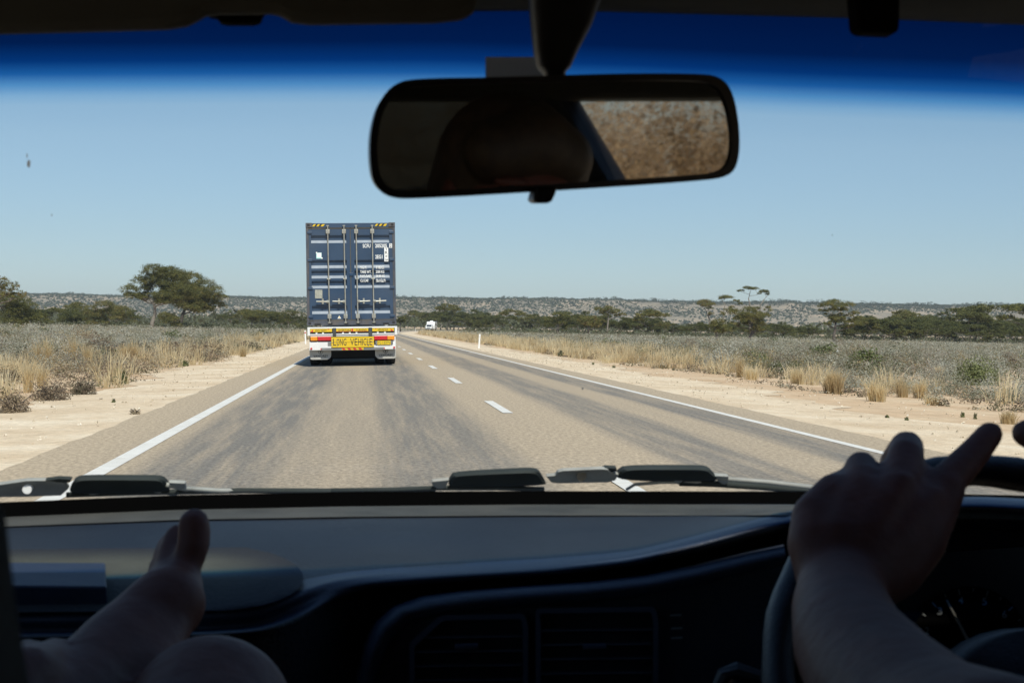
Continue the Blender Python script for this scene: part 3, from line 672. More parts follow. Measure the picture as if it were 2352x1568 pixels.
bush(1525, 790, 50, 34, M_GREEN, 'upright olive-grey shrub just behind the thick golden grass', (.4, .9), .09, 900, group=G1)
bush(1595, 812, 60, 20, M_GREEN, 'bright green low shrub right of the upright olive-grey one', (.3, .9), .08, 700, group=G1)
bush(1890, 862, 90, 26, M_GREEN, 'dark green low shrub behind the widest tall grass tuft', (0, .4), .045, 900, group=G1)
bush(1698, 786, 22, 17, M_BROWN, 'pale twiggy bush at the foot of the biggest dense tree', (.6, 1), .1, 500, group=G1)
bush(1118, 768, 30, 11, M_GREEN, 'small green bush behind the white guide post by the caravan', (.1, .5), .15, 500, group=G1)
bush(1210, 766, 26, 9, M_GREEN, 'small yellow-green bush between the guide post and the bronze gums', (.6, 1), .15, 400, group=G1)
bush(2095, 838, 110, 44, M_SALT, 'tall dark grey saltbush left of the largest rounded shrub', (.15, .35), .06, 1500, name='saltbush', group=G1)
bush(1860, 800, 16, 13, M_GREEN, 'little round olive bush beside the diamond marker', (.2, .6), .09, 300, group=G1)
bush(196, 906, 80, 46, M_BROWN, 'darkest brown bush on the left verge, rightmost of the foreground pair', (0, .5), .035, 1600, name='dry_bush', group=G2)
bush(116, 920, 130, 54, M_BROWN, 'wide grey-brown bush left of the darkest brown bush', (.2, .7), .035, 2000, name='dry_bush', group=G2)
bush(30, 948, 110, 56, M_BROWN, 'grey-brown bush at the left edge in front of the sand', (.3, .8), .035, 1400, name='dry_bush', group=G2)
bush(18, 880, 110, 46, M_BROWN, 'dark brown bush at the left edge behind the pale green one', (0, .5), .04, 1300, name='dry_bush', group=G2)
bush(272, 882, 74, 44, M_GREEN, 'dark green and brown bush behind the bare sand on the left verge', (0, .5), .04, 1400, group=G2)
bush(420, 841, 42, 19, M_GREEN, 'neat pale domed bush at the edge of the left gravel', (.7, 1), .045, 900, group=G2)
bush(84, 858, 54, 26, M_SALT, 'pale blue-green domed bush near the left edge', (.3, .5), .045, 900, name='saltbush', group=G2)
bush(238, 848, 40, 22, M_GREEN, 'small bright green bush left of the dark green and brown one', (0, .4), .045, 700, group=G2)
bush(10, 757, 32, 20, M_GREEN, 'dark round bush by itself at the left edge of the plain', (0, .2), .12, 500, group=G2)
bush(190, 790, 96, 48, M_BROWN, 'large misty grey-brown bush in the middle of the left plain', (.6, .95), .1, 1400, name='dry_bush', group=G2)
kinds = [bush(1300, 830, 60, 30, M_GREEN, 'olive green shrub standing in the grey scrub', (.1, .6), .07, 1300, group='olive shrubs scattered over the grey scrub'),
         bush(520, 800, 60, 34, M_BROWN, 'brown twiggy shrub standing in the grey scrub', (.2, .6), .07, 1100, name='dry_bush', group='brown shrubs scattered over the grey scrub'),
         bush(1420, 800, 60, 32, M_SALT, 'pale silver saltbush dome taller than its neighbours', (.6, .74), .07, 1500, name='saltbush', group='silver saltbush domes in the scrub')]
R0s = [o_.location.y for o_ in kinds]; rk = random.Random(5)
for i in range(84):
    kd = rk.choice([0, 0, 1, 2]); side = 1 if rk.random() < .6 else -1; Yk = 42 + 190 * rk.random() ** 1.3
    Xk = float(cx(Yk)) + side * (12 + rk.random() ** 1.2 * (.34 * Yk if side > 0 else .2 * Yk))
    o_ = copy_tree(kinds[kd]); o_.location = (Xk, Yk, gzf(Xk, Yk)); k_ = (1.15 / (60 * R0s[kd] / F)) * rk.uniform(.8, 2.0); o_.scale = (k_ * rk.uniform(.9, 1.3), k_, k_ * rk.uniform(.7, 1.05)); o_.rotation_euler = (0, 0, rk.uniform(0, 6))
for o_, (X_, Y_) in zip(kinds, ((17.5, 66), (-14.5, 58), (22, 82))): k_ = 1.3 / (60 * o_.location.y / F); o_.location = (X_, Y_, gzf(X_, Y_)); o_.scale = (k_, k_, k_)
for px, py, w, h, lab in ((1903, 903, 22, 52, 'tall tuft left half of the widest pale grass clump on the right verge'), (1925, 905, 22, 54, 'tall tuft right half of the widest pale grass clump on the right verge'),
                          (2015, 922, 16, 50, 'narrow lone tuft between the widest clump and the tuft pair'), (2066, 912, 22, 42, 'left tuft of the pair in front of the tall dark saltbush'),
                          (2112, 914, 26, 46, 'right tuft of the pair in front of the tall dark saltbush'), (2140, 930, 14, 22, 'short bent tuft right of the tuft pair'),
                          (1836, 882, 8, 34, 'single thin stalk tuft left of the widest clump'), (1690, 866, 22, 48, 'leaning tuft at the sandy edge below the wide low green shrub'),
                          (1725, 872, 10, 30, 'small tuft right of the leaning tuft'), (2162, 866, 10, 26, 'thin tuft in front of the largest rounded shrub, left side'),
                          (98, 846, 18, 70, 'tall narrow tuft beside the pale blue-green bush'), (84, 900, 26, 60, 'golden tuft in front of the pale blue-green bush'),
                          (305, 832, 12, 44, 'straight tuft nearest the big left trees'), (210, 848, 20, 52, 'arching tuft beside the bright green bush'),
                          (160, 836, 30, 60, 'broad pale tuft between two narrow tufts on the left plain'), (286, 828, 10, 40, 'thin tuft left of the straight one'), (560, 820, 14, 26, 'small tuft close to the gravel by the truck shadow'),
                          (590, 800, 16, 40, 'arching tuft near the left guide post'), (2305, 972, 12, 30, 'sparse green-brown tuft above the pointing finger')):
    tuft(px, py, w, h, lab)
for px, py, w, h, lab in ((2083, 966, 14, 12, 'tiny green plant on the sand left of the wheel hand'), (2037, 960, 14, 9, 'tiny green plant left of its neighbour on the sand'), (2210, 958, 16, 18, 'small green plant right of the tuft pair on the sand'),
                          (2240, 962, 14, 18, 'small upright green plant above the pointing finger'), (1410, 845, 14, 10, 'low green plant at the near edge of the golden grass'), (1362, 838, 10, 9, 'smaller low green plant left at the golden grass edge'),
                          (310, 952, 40, 16, 'dead twiggy plant on the left gravel'), (260, 925, 14, 12, 'tiny green-brown plant in front of the dark green bush')):
    bush(px, py, w, h, M_BROWN if 'dead' in lab else M_GREEN, lab, (.5, 1), .022, 200, name='small_plant', cat='plant', group='small plants on the verge')

# ------------------------------------------------------------------ roadside furniture
M_WHITE = mat('white paint', (.78, .78, .76), .45, .04, 5, dust=(.5, .45, .38), dust_amt=.25)
M_RED = mat('red reflector', (.55, .03, .03), .3, .05)
def guide_post(px, py, hpx, label, lean=.03, red=True):
    p = ground_hit(px, py); k = p.y / F; h = hpx * k; t = empty('guide_post', p, (0, lean, 0), label, 'guide post', 'white guide posts along the highway')
    MB().box(-.05, .05, -.02, .02, -.1, h).build('post', M_WHITE, t, bevel=.012)
    MB().box(-.033, .033, -.028, -.021, h - .2, h - .1).build('reflector', M_RED if red else mat('white reflector', (.7, .7, .68), .2, 0), t)
guide_post(1100, 800, 33, 'tall white guide post alone on the right verge', .05, False)
guide_post(702, 790, 31, 'leaning white guide post with red reflector left of the truck', -.05)
guide_post(916, 765, 11, 'white guide post at the right road edge just past the truck', .03)
guide_post(935, 756.5, 7, 'tiny white guide post on the outside of the far bend')
guide_post(954, 760.5, 6, 'tiny white guide post at the inside of the far bend, nearest the caravan')
p = ground_hit(1923, 826); k = p.y / F
t = empty('marker_sign', p, label='small pale diamond marker on a thin stake in the right scrub', cat='marker')
MB().box(-.015, .015, -.015, .015, -.1, 13 * k).build('stake', M_BARKD, t)
MB().prism([(0, -.02, 12 * k), (5 * k, -.02, 17 * k), (0, -.02, 24 * k), (-5 * k, -.02, 17 * k)], (0, -.012, 0)).build('plate', M_WHITE, t)

# ------------------------------------------------------------------ oncoming car and caravan
M_GLASSD = mat('dark tinted glass', (.02, .025, .03), .06, 0, spec=.8)
M_TYRE = mat('tyre rubber', (.025, .025, .024), .85, .2, 8)
M_BODYW = mat('white car paint', (.82, .82, .8), .25, .02, coat=.6)
M_LAMP = mat('clear lamp', (.9, .9, .85), .1, 0)
M_GREY = mat('grey steel', (.2, .2, .195), .5, .15, 6)
def wheel(parent, x, y, r, w, name='wheel', twin=False, rim=(.35, .35, .34)):
    mb = MB(); prof = [(0, r*.55), (0, r*.86), (.08, r*.98), (.22, r), (.78, r), (.92, r*.98), (1, r*.86), (1, r*.55)]
    def lathe(prof, mb, n=28):
        rows = [[(x + (a - .5) * w, y + rr*math.cos(2*PI*k/n), r + rr*math.sin(2*PI*k/n)) for k in range(n+1)] for a, rr in prof]; mb.grid(rows)
    lathe(prof, mb); o = mb.build(name, M_TYRE, parent, smooth=True)
    m2 = MB(); lathe([(.08, r*.56), (.25, r*.5), (.25, r*.2), (.1, r*.18), (.1, 0.001)], m2); lathe([(.92, r*.56), (.75, r*.5), (.75, r*.2), (.9, r*.18), (.9, 0.001)], m2)
    m2.build('rim', M_GREY, o, smooth=True)
    return o
Yc = 430.; Xc = float(cx(Yc)) + 1.75; hd = math.atan((Yc - 230) / 1350)
t = empty('four_wheel_drive', (Xc, Yc, gzf(Xc, Yc) + .01), (0, 0, -hd), 'white four-wheel drive with headlights on, coming round the far bend', 'car')
# local: front faces -y
prof = [(0, .45), (0, .95), (.15, 1.08), (1.25, 1.16), (1.85, 1.72), (2.2, 1.80), (4.4, 1.78), (4.75, 1.1), (4.8, .45)]
mb = MB(); mb.prism([(-.9, y, z) for y, z in prof], (1.8, 0, 0)); mb.build('body', M_BODYW, t, bevel=.08)
mb = MB(); mb.prism([(-.76, 1.28, 1.19), (.76, 1.28, 1.19), (.7, 1.8, 1.69), (-.7, 1.8, 1.69)], (0, -.03, .03)); mb.build('windscreen', M_GLASSD, t)
for sx in (-1, 1):
    MB().prism([(sx*.905, 1.7, 1.18), (sx*.905, 4.4, 1.18), (sx*.905, 4.2, 1.66), (sx*.905, 2.1, 1.66)], (sx*.008, 0, 0)).build('side_window', M_GLASSD, t)
    mb = MB(); mb.box(sx*.72-.14, sx*.72+.14, -.03, .05, .8, .98); mb.build('headlight', M_LAMP, t, bevel=.03)
    for wy in (.85, 3.8): wheel(t, sx*.8, wy, .38, .25)
    MB().box(sx*1.02-.1, sx*1.02+.1, 1.55, 1.65, 1.15, 1.35).build('door_mirror', M_BODYW, t, bevel=.03)
MB().box(-.5, .5, -.04, .02, .74, .96).build('grille', M_GREY, t, bevel=.02)
MB().box(-.92, .92, -.1, .1, .42, .66).build('bumper', M_GREY, t, bevel=.04)
dy = Vector((math.sin(hd), math.cos(hd), 0)) * 5.9
t = empty('caravan', (Xc + dy.x, Yc + dy.y, gzf(Xc, Yc) + .01), (0, 0, -hd - .03), 'white caravan with a roof hatch towed behind the oncoming four-wheel drive', 'caravan')
prof = [(0, .55), (-.1, 1.4), (.25, 2.45), (.6, 2.65), (5.4, 2.65), (5.7, 2.3), (5.7, .55)]
mb = MB(); mb.prism([(-1.2, y, z) for y, z in prof], (2.4, 0, 0)); mb.build('body', M_BODYW, t, bevel=.08)
MB().box(-.45, .45, 1.6, 2.6, 2.65, 2.95).build('roof_hatch', M_BODYW, t, bevel=.08)
MB().prism([(-.8, -.02, 1.55), (.8, -.02, 1.55), (.75, .2, 2.15), (-.75, .2, 2.15)], (0, -.03, .01)).build('front_window', M_GLASSD, t)
for yy in (1.2, 3.6): MB().box(1.2, 1.215, yy, yy + .9, 1.5, 2.0).build('side_window', M_GLASSD, t)
MB().box(1.2, 1.21, .3, 5.4, .75, .95).build('stripe', M_GREY, t)
for sx in (-1, 1): wheel(t, sx*1.08, 3.2, .34, .22)
MB().prism([(-.5, .1, .5), (.5, .1, .5), (.03, -1.3, .5), (-.03, -1.3, .5)], (0, 0, .08)).build('drawbar', M_GREY, t)

# ------------------------------------------------------------------ container truck
TR = (0, math.radians(-1.6), 0)
TX, TY = -.335, 41.75; TZ = gzf(TX, TY) + .012
def sx_(c): return (c - 537) / 352.
def sz_(c): return 1.14 + (1085 - c) / 352.
M_CBLUE = mat('container blue', (.020, .049, .100), .45, .12, 1.5, bump=.05, bscale=40, dust=(.13, .15, .18), dust_amt=.3)
M_CEDGE = mat('grimy container edge', (.045, .06, .09), .6, .3, 4, dust=(.16, .12, .08), dust_amt=.8)
M_LEDGE = mat('sunlit dusty blue ledge', (.24, .275, .32), .6, .12, 6)  # upward ledges paler: sunlight put into the colour, over some dust
M_GALV = mat('galvanised steel', (.36, .36, .32), .45, .2, 12, metallic=.3, dust=(.3, .22, .14), dust_amt=.4)
M_BLACK = mat('black rubber', (.015, .015, .016), .6, .2, 10)
M_YEL = mat('yellow sign film', (.72, .48, .02), .4, .04, 3)
M_SRED = mat('red sign film', (.6, .05, .035), .4, .04, 3)
M_INK = mat('black lettering', (.03, .03, .025), .5, 0)
M_WTEXT = mat('white lettering', (.85, .85, .83), .5, .03)
M_RUB = mat('door gasket', (.10, .085, .06), .8, .3, 5)
ct = empty('shipping_container', (TX, TY, TZ), TR, 'tall dark blue shipping container with closed rear doors riding on the trailer', 'container')
W2 = 1.243; Z0, Z1 = 1.15, 4.01; L = 12.19
mb = MB()   # corrugated side walls, roof, front
for s in (-1, 1):
    pr = []; y = .18; k = 0
    while y < L - .18:
        for dd, st in ((.0, .07), (.0, .035), (.036, .07), (.036, .035)):
            pr.append((s * (W2 - .02 - dd), y)); y += st
    rows = [[(x, yy, z) for x, yy in pr] for z in (Z0 + .15, Z1 - .1)]
    mb.grid(rows)
mb.box(-W2 + .06, W2 - .06, .12, L - .05, Z1 - .09, Z1 - .03); mb.box(-W2 + .06, W2 - .06, .12, L - .05, Z0 + .03, Z0 + .15)
mb.box(-W2 + .06, W2 - .06, L - .08, L - .04, Z0 + .15, Z1 - .09)
mb.build('wall', M_CBLUE, ct)
mb = MB()
for s in (-1, 1):
    x0, x1 = sorted((s * W2, s * (W2 - .07)))
    for y in (0.0, L - .12):
        mb.box(x0, x1, y, y + .12, Z0 + .12, Z1 - .12)
    mb.box(x0, x1, .12, L - .12, Z1 - .10, Z1 - .01); mb.box(x0, x1, .12, L - .12, Z0 + .02, Z0 + .15)
mb.build('corner_post', M_CEDGE, ct, bevel=.008)
for s in (-1, 1):
    for z in (Z0, Z1 - .118):
        mb = MB(); x0, x1 = sorted((s * (W2 + .003), s * (W2 - .175)))
        mb.box(x0, x1, -.012, .15, z, z + .122); mb.cur = 1; c = (x0 + x1) / 2 + s * .01
        mb.box(c - .035, c + .035, -.016, -.011, z + .03, z + .095)
        mb.build('corner_casting', [M_CEDGE, M_BLACK], ct)
mb = MB(); mb.box(-W2 + .175, W2 - .175, 0, .12, sz_(122), Z1 - .004); mb.build('header', M_CBLUE, ct, bevel=.006)
mb = MB(); mb.box(-W2 + .175, W2 - .175, 0, .12, Z0 + .005, sz_(1032)); mb.build('sill', M_CEDGE, ct, bevel=.006)
mb = MB()
for a, b in ((172, 233), (843, 903)): mb.box(sx_(a), sx_(b), -.006, -.001, sz_(1085), sz_(1062))
for a in (330, 487, 600, 757): mb.box(sx_(a) - .05, sx_(a) + .05, -.03, -.001, sz_(1068), sz_(1058))
mb.build('pocket', M_BLACK, ct)
mb = MB()   # hazard slashes on the header
for x in (162, 203, 245, 775, 815, 857):
    mb.prism([(sx_(x), -.004, sz_(108)), (sx_(x + 25), -.004, sz_(108)), (sx_(x + 42), -.004, sz_(87)), (sx_(x + 17), -.004, sz_(87))], (0, -.002, 0))
mb.build('hazard_stripe', M_YEL, ct)
mb = MB()
for x in (183, 224, 795, 836):
    mb.prism([(sx_(x), -.004, sz_(108)), (sx_(x + 20), -.004, sz_(108)), (sx_(x + 37), -.004, sz_(87)), (sx_(x + 17), -.004, sz_(87))], (0, -.002, 0))
mb.build('black_stripe', M_INK, ct)
bands = [(195, 222, 245, 272), (440, 466, 491, 520), (543, 568, 592, 619), (643, 668, 691, 717), (889, 916, 941, 969)]
for di, (xa, xb, ca, cb) in enumerate(((100, 531, 150, 495), (537, 966, 572, 917))):
    mb = MB(); D0, D1 = .01, .062
    zt, zb = sz_(132), sz_(1027); X0, X1, A, B = sx_(xa), sx_(xb), sx_(ca), sx_(cb)
    X0 = max(X0, -W2 + .072); X1 = min(X1, W2 - .072)
    def q(x0, x1, z0, z1, y0, y1, m=0):
        mb.cur = m; mb.add([(x0, y0, z0), (x1, y0, z0), (x1, y1, z1), (x0, y1, z1)], [(0, 1, 2, 3)])
    q(X0, A, zb, zt, D0, D0); q(B, X1, zb, zt, D0, D0)
    z = zt
    for b in bands:
        a1, a2, a3, a4 = map(sz_, b)
        q(A, B, a1, z, D0, D0)
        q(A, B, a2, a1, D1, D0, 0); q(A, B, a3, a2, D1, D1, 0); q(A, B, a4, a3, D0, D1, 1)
        mb.cur = 0
        for x in (A, B): mb.add([(x, D0, a1), (x, D1, a2), (x, D1, a3), (x, D0, a4)], [(0, 1, 2, 3)])
        z = a4
    q(A, B, zb, z, D0, D0)
    mb.cur = 0
    for x in (X0, X1): mb.add([(x, D0, zb), (x, D0, zt), (x, .09, zt), (x, .09, zb)], [(0, 1, 2, 3)])
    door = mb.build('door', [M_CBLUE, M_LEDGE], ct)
    g = MB()
    g.box(X0, X1, .0, .012, zt - .0, zt + .022); g.box(X0, X1, .0, .012, zb - .022, zb); g.box(X0 - .012, X0, .0, .012, zb, zt) if di == 0 else g.box(X1, X1 + .012, 0, .012, zb, zt)
    if di == 0: g.box(X1, X1 + .017, -.006, .02, zb, zt)
    g.build('gasket', M_RUB, door)
    # hinges on the outer side
    for c in (165, 436, 712, 992):
        h = MB(); s = -1 if di == 0 else 1
        xo = s * (W2 - .07); h.box(min(xo - s*.1, xo + s*.03), max(xo - s*.1, xo + s*.03), -.02, .012, sz_(c + 16), sz_(c - 10)); h.build('hinge', M_CBLUE, door, bevel=.008)
    rods = ((314, 320), (473, 478)) if di == 0 else ((592, 598), (750, 755))
    for a, b in rods:
        r = MB(); r.tube([(sx_(b), -.045, sz_(1062)), (sx_(a), -.045, sz_(100))], .0175, 10)
        r.box(sx_(a) - .035, sx_(a) + .035, -.06, -.004, sz_(108), sz_(98)); r.box(sx_(b) - .035, sx_(b) + .035, -.06, -.004, sz_(1062), sz_(1050))
        rod = r.build('locking_rod', M_GALV, door, smooth=False)
        for cz, w_, h_ in ((160, .11, .12), (626, .10, .035), (995, .11, .12)):
            bx = sx_(a + (b - a) * (cz - 100) / 960); k = MB(); k.box(bx - w_/2, bx + w_/2, -.055, .0095, sz_(cz) - h_/2, sz_(cz) + h_/2); k.build('bracket', M_GALV, door, bevel=.01)
        s = -1 if di == 0 else 1; hx_ = sx_((a + b) / 2 + 1); hz_ = sz_(850)
        k = MB(); k.tube([(hx_, -.05, hz_), (hx_ + s*.07, -.075, hz_ + .0), (hx_ + s*.16, -.075, hz_ + .005), (hx_ + s*.355, -.07, hz_ + .012)], [.022, .024, .018, .017], 8)
        k.box(min(hx_ + s*.15, hx_ + s*.20), max(hx_ + s*.15, hx_ + s*.20), -.08, .009, hz_ - .06, hz_ + .09)
        k.box(min(hx_ + s*.01, hx_ + s*.07), max(hx_ + s*.01, hx_ + s*.07), -.06, .009, hz_ - .04, hz_ + .045)
        k.build('handle', M_GALV, door)
    y = .006
    if di == 1:
        w = MB()
        for body, a, b, c, d in (('SCFU', 655, 731, 321, 284), ('205205', 777, 893, 321, 284), ('2EG1', 777, 848, 430, 392)): put_text(w, body, sx_(a), sx_(b), sz_(c), sz_(d), y, .02)
        for i, (l1, l2) in enumerate((('M.G.W.', '30480 KG'), ('TARE WT.', '2300 KG'), ('PAYLOAD', '28180 KG'), ('CU.CAP.', '38.4 CU.M'))):
            c0 = (500, 545, 588, 630)[i]
            for body, a, b in ((l1, 627, (693, 735, 733, 710)[i]), (l2, 780, (863, 863, 865, 872)[i])):
                put_text(w, body, sx_(a), sx_(b), sz_(c0 + 28), sz_(c0), y - .005 if i != 3 else y, .02)
        put_text(w, '67200 LB', sx_(780), sx_(863), sz_(530), sz_(516), y - .005, .02); put_text(w, '1390 CU.FT', sx_(785), sx_(878), sz_(662), sz_(645), y, .02)
        w.build('lettering', M_WTEXT, door)
        k = MB(); k.box(sx_(917), sx_(944), y, y + .003, sz_(324), sz_(281)); k.box(sx_(866), sx_(905), y, y + .003, sz_(458), sz_(320)); k.build('label_plate', M_WTEXT, door)
        k = MB()
        for body, a, b, c, d in (('2', 922, 939, 319, 286), ('T', 874, 898, 351, 325), ('R', 874, 898, 384, 357), ('W', 874, 898, 420, 394), ('26', 873, 900, 450, 430)): put_text(k, body, sx_(a), sx_(b), sz_(c), sz_(d), y - .002, .01)
        k.build('lettering', M_INK, door)
    else:
        M_TEAL = mat('pale teal sticker', (.45, .78, .76), .5, .03)
        k = MB(); k.box(sx_(199), sx_(250), y, y + .003, sz_(424), sz_(366)); k.build('label_plate', M_TEAL, door)
        k = MB(); k.box(sx_(205), sx_(248), y - .003, y - .001, sz_(412), sz_(368)); k.box(sx_(196), sx_(208), y - .003, y - .001, sz_(372), sz_(359)); k.box(sx_(247), sx_(260), y - .003, y - .001, sz_(426), sz_(413)); k.build('label_plate', M_WTEXT, door)
        k = MB(); k.box(sx_(181), sx_(253), y - .004, y + .003, sz_(815), sz_(730)); k.build('data_plate', mat('dull aluminium plate', (.34, .34, .29), .5, .25, 20), door)
        k = MB(); k.prism([(sx_(397), y, sz_(1016)), (sx_(433), y, sz_(1016)), (sx_(415), y, sz_(986))], (0, .002, 0)); k.build('warning_label', M_WTEXT, door)
        k = MB(); k.prism([(sx_(406), y - .002, sz_(1009)), (sx_(424), y - .002, sz_(1009)), (sx_(415), y - .002, sz_(993))], (0, .001, 0)); k.build('warning_label', M_YEL, door)
# centre overlap tab and dangling seal
MB().box(sx_(519), sx_(556), -.018, .008, sz_(598), sz_(567)).build('door_latch', M_CBLUE, ct, bevel=.006)
MB().tube([(sx_(615), -.04, sz_(985)), (sx_(634), -.05, sz_(1015)), (sx_(640), -.05, sz_(1038))], .006, 5).build('seal_cable', M_BLACK, ct)

# ---- trailer and prime mover
tk = empty('truck', (TX, TY, TZ), TR, 'semi-trailer truck ahead with white tail and yellow LONG VEHICLE sign', 'truck')
R0 = -.10
mb = MB()
mb.box(sx_(103), sx_(983), R0, .05, sz_(1114), sz_(1098)); mb.box(sx_(103), sx_(128), R0 + .001, .05, sz_(1182), sz_(1114)); mb.box(sx_(957), sx_(983), R0 + .001, .05, sz_(1182), sz_(1114))
for a, b in ((128, 350), (382, 700), (735, 957)):
    mb.box(sx_(a), sx_(b), R0 + .01, .02, sz_(1176), sz_(1165))
    mb.box(sx_(a), sx_(b), R0 + .015, .02, sz_(1192), sz_(1184))
for x in (182, 245, 441, 507, 573, 782, 852): mb.box(sx_(x), sx_(x + 18), R0 + .012, .02, sz_(1165), sz_(1148))
for a, b in ((120, 335), (752, 965)):
    if a < 200: mb.box(sx_(a), sx_(b), R0 + .02, .02, sz_(1325), sz_(1242))
    else:
        mb.box(sx_(a), sx_(b), R0 + .02, .02, sz_(1325), sz_(1282)); mb.box(sx_(937), sx_(b), R0 + .0205, .02, sz_(1282), sz_(1200))
tail = mb.build('rear_frame', M_WHITE, tk, bevel=.006)
mb = MB(); mb.box(sx_(128), sx_(957), R0 + .06, .10, sz_(1240), sz_(1114)); mb.box(sx_(752), sx_(940), R0 + .05, .1, sz_(1282), sz_(1200))
for x in (350, 702): mb.box(sx_(x), sx_(x + 32), R0 - .006, R0 + .02, sz_(1196), sz_(1108))
mb.build('backing_plate', mat('dark grey steel', (.055, .06, .058), .6, .2), tk)
def board(name, a, b, c, d, y, m, parent): return MB().box(sx_(a), sx_(b), y, y + .008, sz_(d), sz_(c)).build(name, m, parent)
for a, b, body, ta, tb in ((130, 343, 'DO NOT', 182, 292), (384, 698, 'OVERTAKE', 402, 528), (737, 951, 'VEHICLE', 788, 890)):
    bd = board('warning_board', a, b, 1116, 1146, R0 - .002, M_YEL, tk)
    k = MB(); put_text(k, body, sx_(ta), sx_(tb), sz_(1141), sz_(1122), R0 - .005, .004)
    if body == 'OVERTAKE': put_text(k, 'TURNING', sx_(578), sx_(680), sz_(1141), sz_(1122), R0 - .005, .004)
    k.build('lettering', M_INK, bd)
    k = MB(); yy = R0 - .004
    if body == 'DO NOT': tris = [[(132, 1145), (158, 1145), (158, 1120)], [(300, 1117), (318, 1117), (302, 1128)]]
    elif body == 'VEHICLE': tris = [[(918, 1120), (918, 1145), (945, 1145)], [(762, 1117), (776, 1117), (776, 1128)]]
    else: tris = [[(533, 1117), (548, 1117), (548, 1145), (533, 1145)], [(384, 1142), (698, 1142), (698, 1145), (384, 1145)]]
    for tr_ in tris: k.add([(sx_(x), yy, sz_(z)) for x, z in tr_], [tuple(range(len(tr_)))])
    k.build('red_corner', M_SRED, bd)
sg = board('long_vehicle_sign', 335, 752, 1198, 1300, R0 - .03, M_YEL, tk)
k = MB()
for i, (ch, a, b) in enumerate((('L', 353, 382), ('O', 387, 413), ('N', 419, 446), ('G', 452, 482), ('V', 520, 556), ('E', 563, 590), ('H', 597, 626), ('I', 633, 640), ('C', 648, 676), ('L', 683, 704), ('E', 709, 735))):
    put_text(k, ch, sx_(a), sx_(b), sz_(1281), sz_(1214), R0 - .033, .0)
k.build('lettering', M_INK, sg)
k = MB(); k.box(sx_(335), sx_(752), R0 - .034, R0 - .031, sz_(1250.5), sz_(1249)); k.build('seam', M_INK, sg)
k = MB()
for x in (345, 392, 697, 735): 
    for z in (1222, 1250, 1285): k.box(sx_(x) - .01, sx_(x) + .01, R0 - .04, R0 - .031, sz_(z) - .01, sz_(z) + .01)
k.build('bolt', M_GALV, sg)
M_LRED = mat('red lamp lens', (.55, .015, .02), .2, .1, 30, coat=.5); M_LAMB = mat('amber lamp lens', (.8, .28, .01), .2, .1, 30, coat=.5)
for a, b, c, d in ((132, 200, 203, 332), (884, 955, 754, 882)):
    l = MB().box(sx_(c), sx_(d), R0 - .02, R0 + .03, sz_(1231), sz_(1192)).build('tail_light', M_LRED, tk, bevel=.01)
    MB().box(sx_(a), sx_(b), R0 - .021, R0 + .03, sz_(1231), sz_(1192)).build('indicator', M_LAMB, l, bevel=.01)
k = MB()
for a, b in ((764, 785), (916, 934)): k.prism([(sx_(a), R0 - .002, sz_(1240)), (sx_(b), R0 - .002, sz_(1240)), (sx_(b - 3), R0 - .002, sz_(1280)), (sx_(a + 5), R0 - .002, sz_(1278))], (0, .02, 0))
k.build('plate_bracket', M_GREY, tk)
np_ = board('number_plate', 786, 916, 1239, 1280, R0 - .006, M_YEL, tk)
k = MB(); put_text(k, 'YL·1337V', sx_(790), sx_(912), sz_(1275), sz_(1246), R0 - .009, .0); k.build('lettering', mat('green plate lettering', (.12, .18, .04), .5, 0), np_)
board('service_plate', 299, 333, 1248, 1282, R0 + .008, M_GREY, tk)
for x in (138, 950):
    mb = MB(); mb.tube([(sx_(x), R0 + .02, sz_(1308)), (sx_(x), R0 - .005, sz_(1308))], .028, 16); mb.build('round_reflector', M_RED, tk)
bp = MB().box(sx_(238), sx_(848), R0 - .01, R0 + .08, sz_(1330), sz_(1302)).build('bumper_bar', M_GREY, tk, bevel=.01)
k = MB(); k2 = MB(); x = 435
k2.box(sx_(435), sx_(650), R0 - .016, R0 - .011, sz_(1326), sz_(1306))
while x < 640:
    k.prism([(sx_(x + 14), R0 - .019, sz_(1326)), (sx_(min(x + 40, 650)), R0 - .019, sz_(1326)), (sx_(min(x + 26, 650)), R0 - .019, sz_(1306)), (sx_(x), R0 - .019, sz_(1306))], (0, .002, 0)); x += 54
k2.build('hazard_strip', M_YEL, bp); k.build('hazard_stripe', M_SRED, bp)
for s, a, b in ((1, 228, 262), (-1, 858, 828)):
    k = MB(); k.add([(sx_(a), R0 + .015, sz_(1325)), (sx_(a), R0 + .015, sz_(1305)), (sx_(a + s*26), R0 + .015, sz_(1305))], [(0, 1, 2)]); k.build('red_corner', M_SRED, tk)
M_FLAP = mat('white plastic mudflap', (.42, .41, .38), .6, .12, 3, dust=(.35, .3, .24), dust_amt=.6)
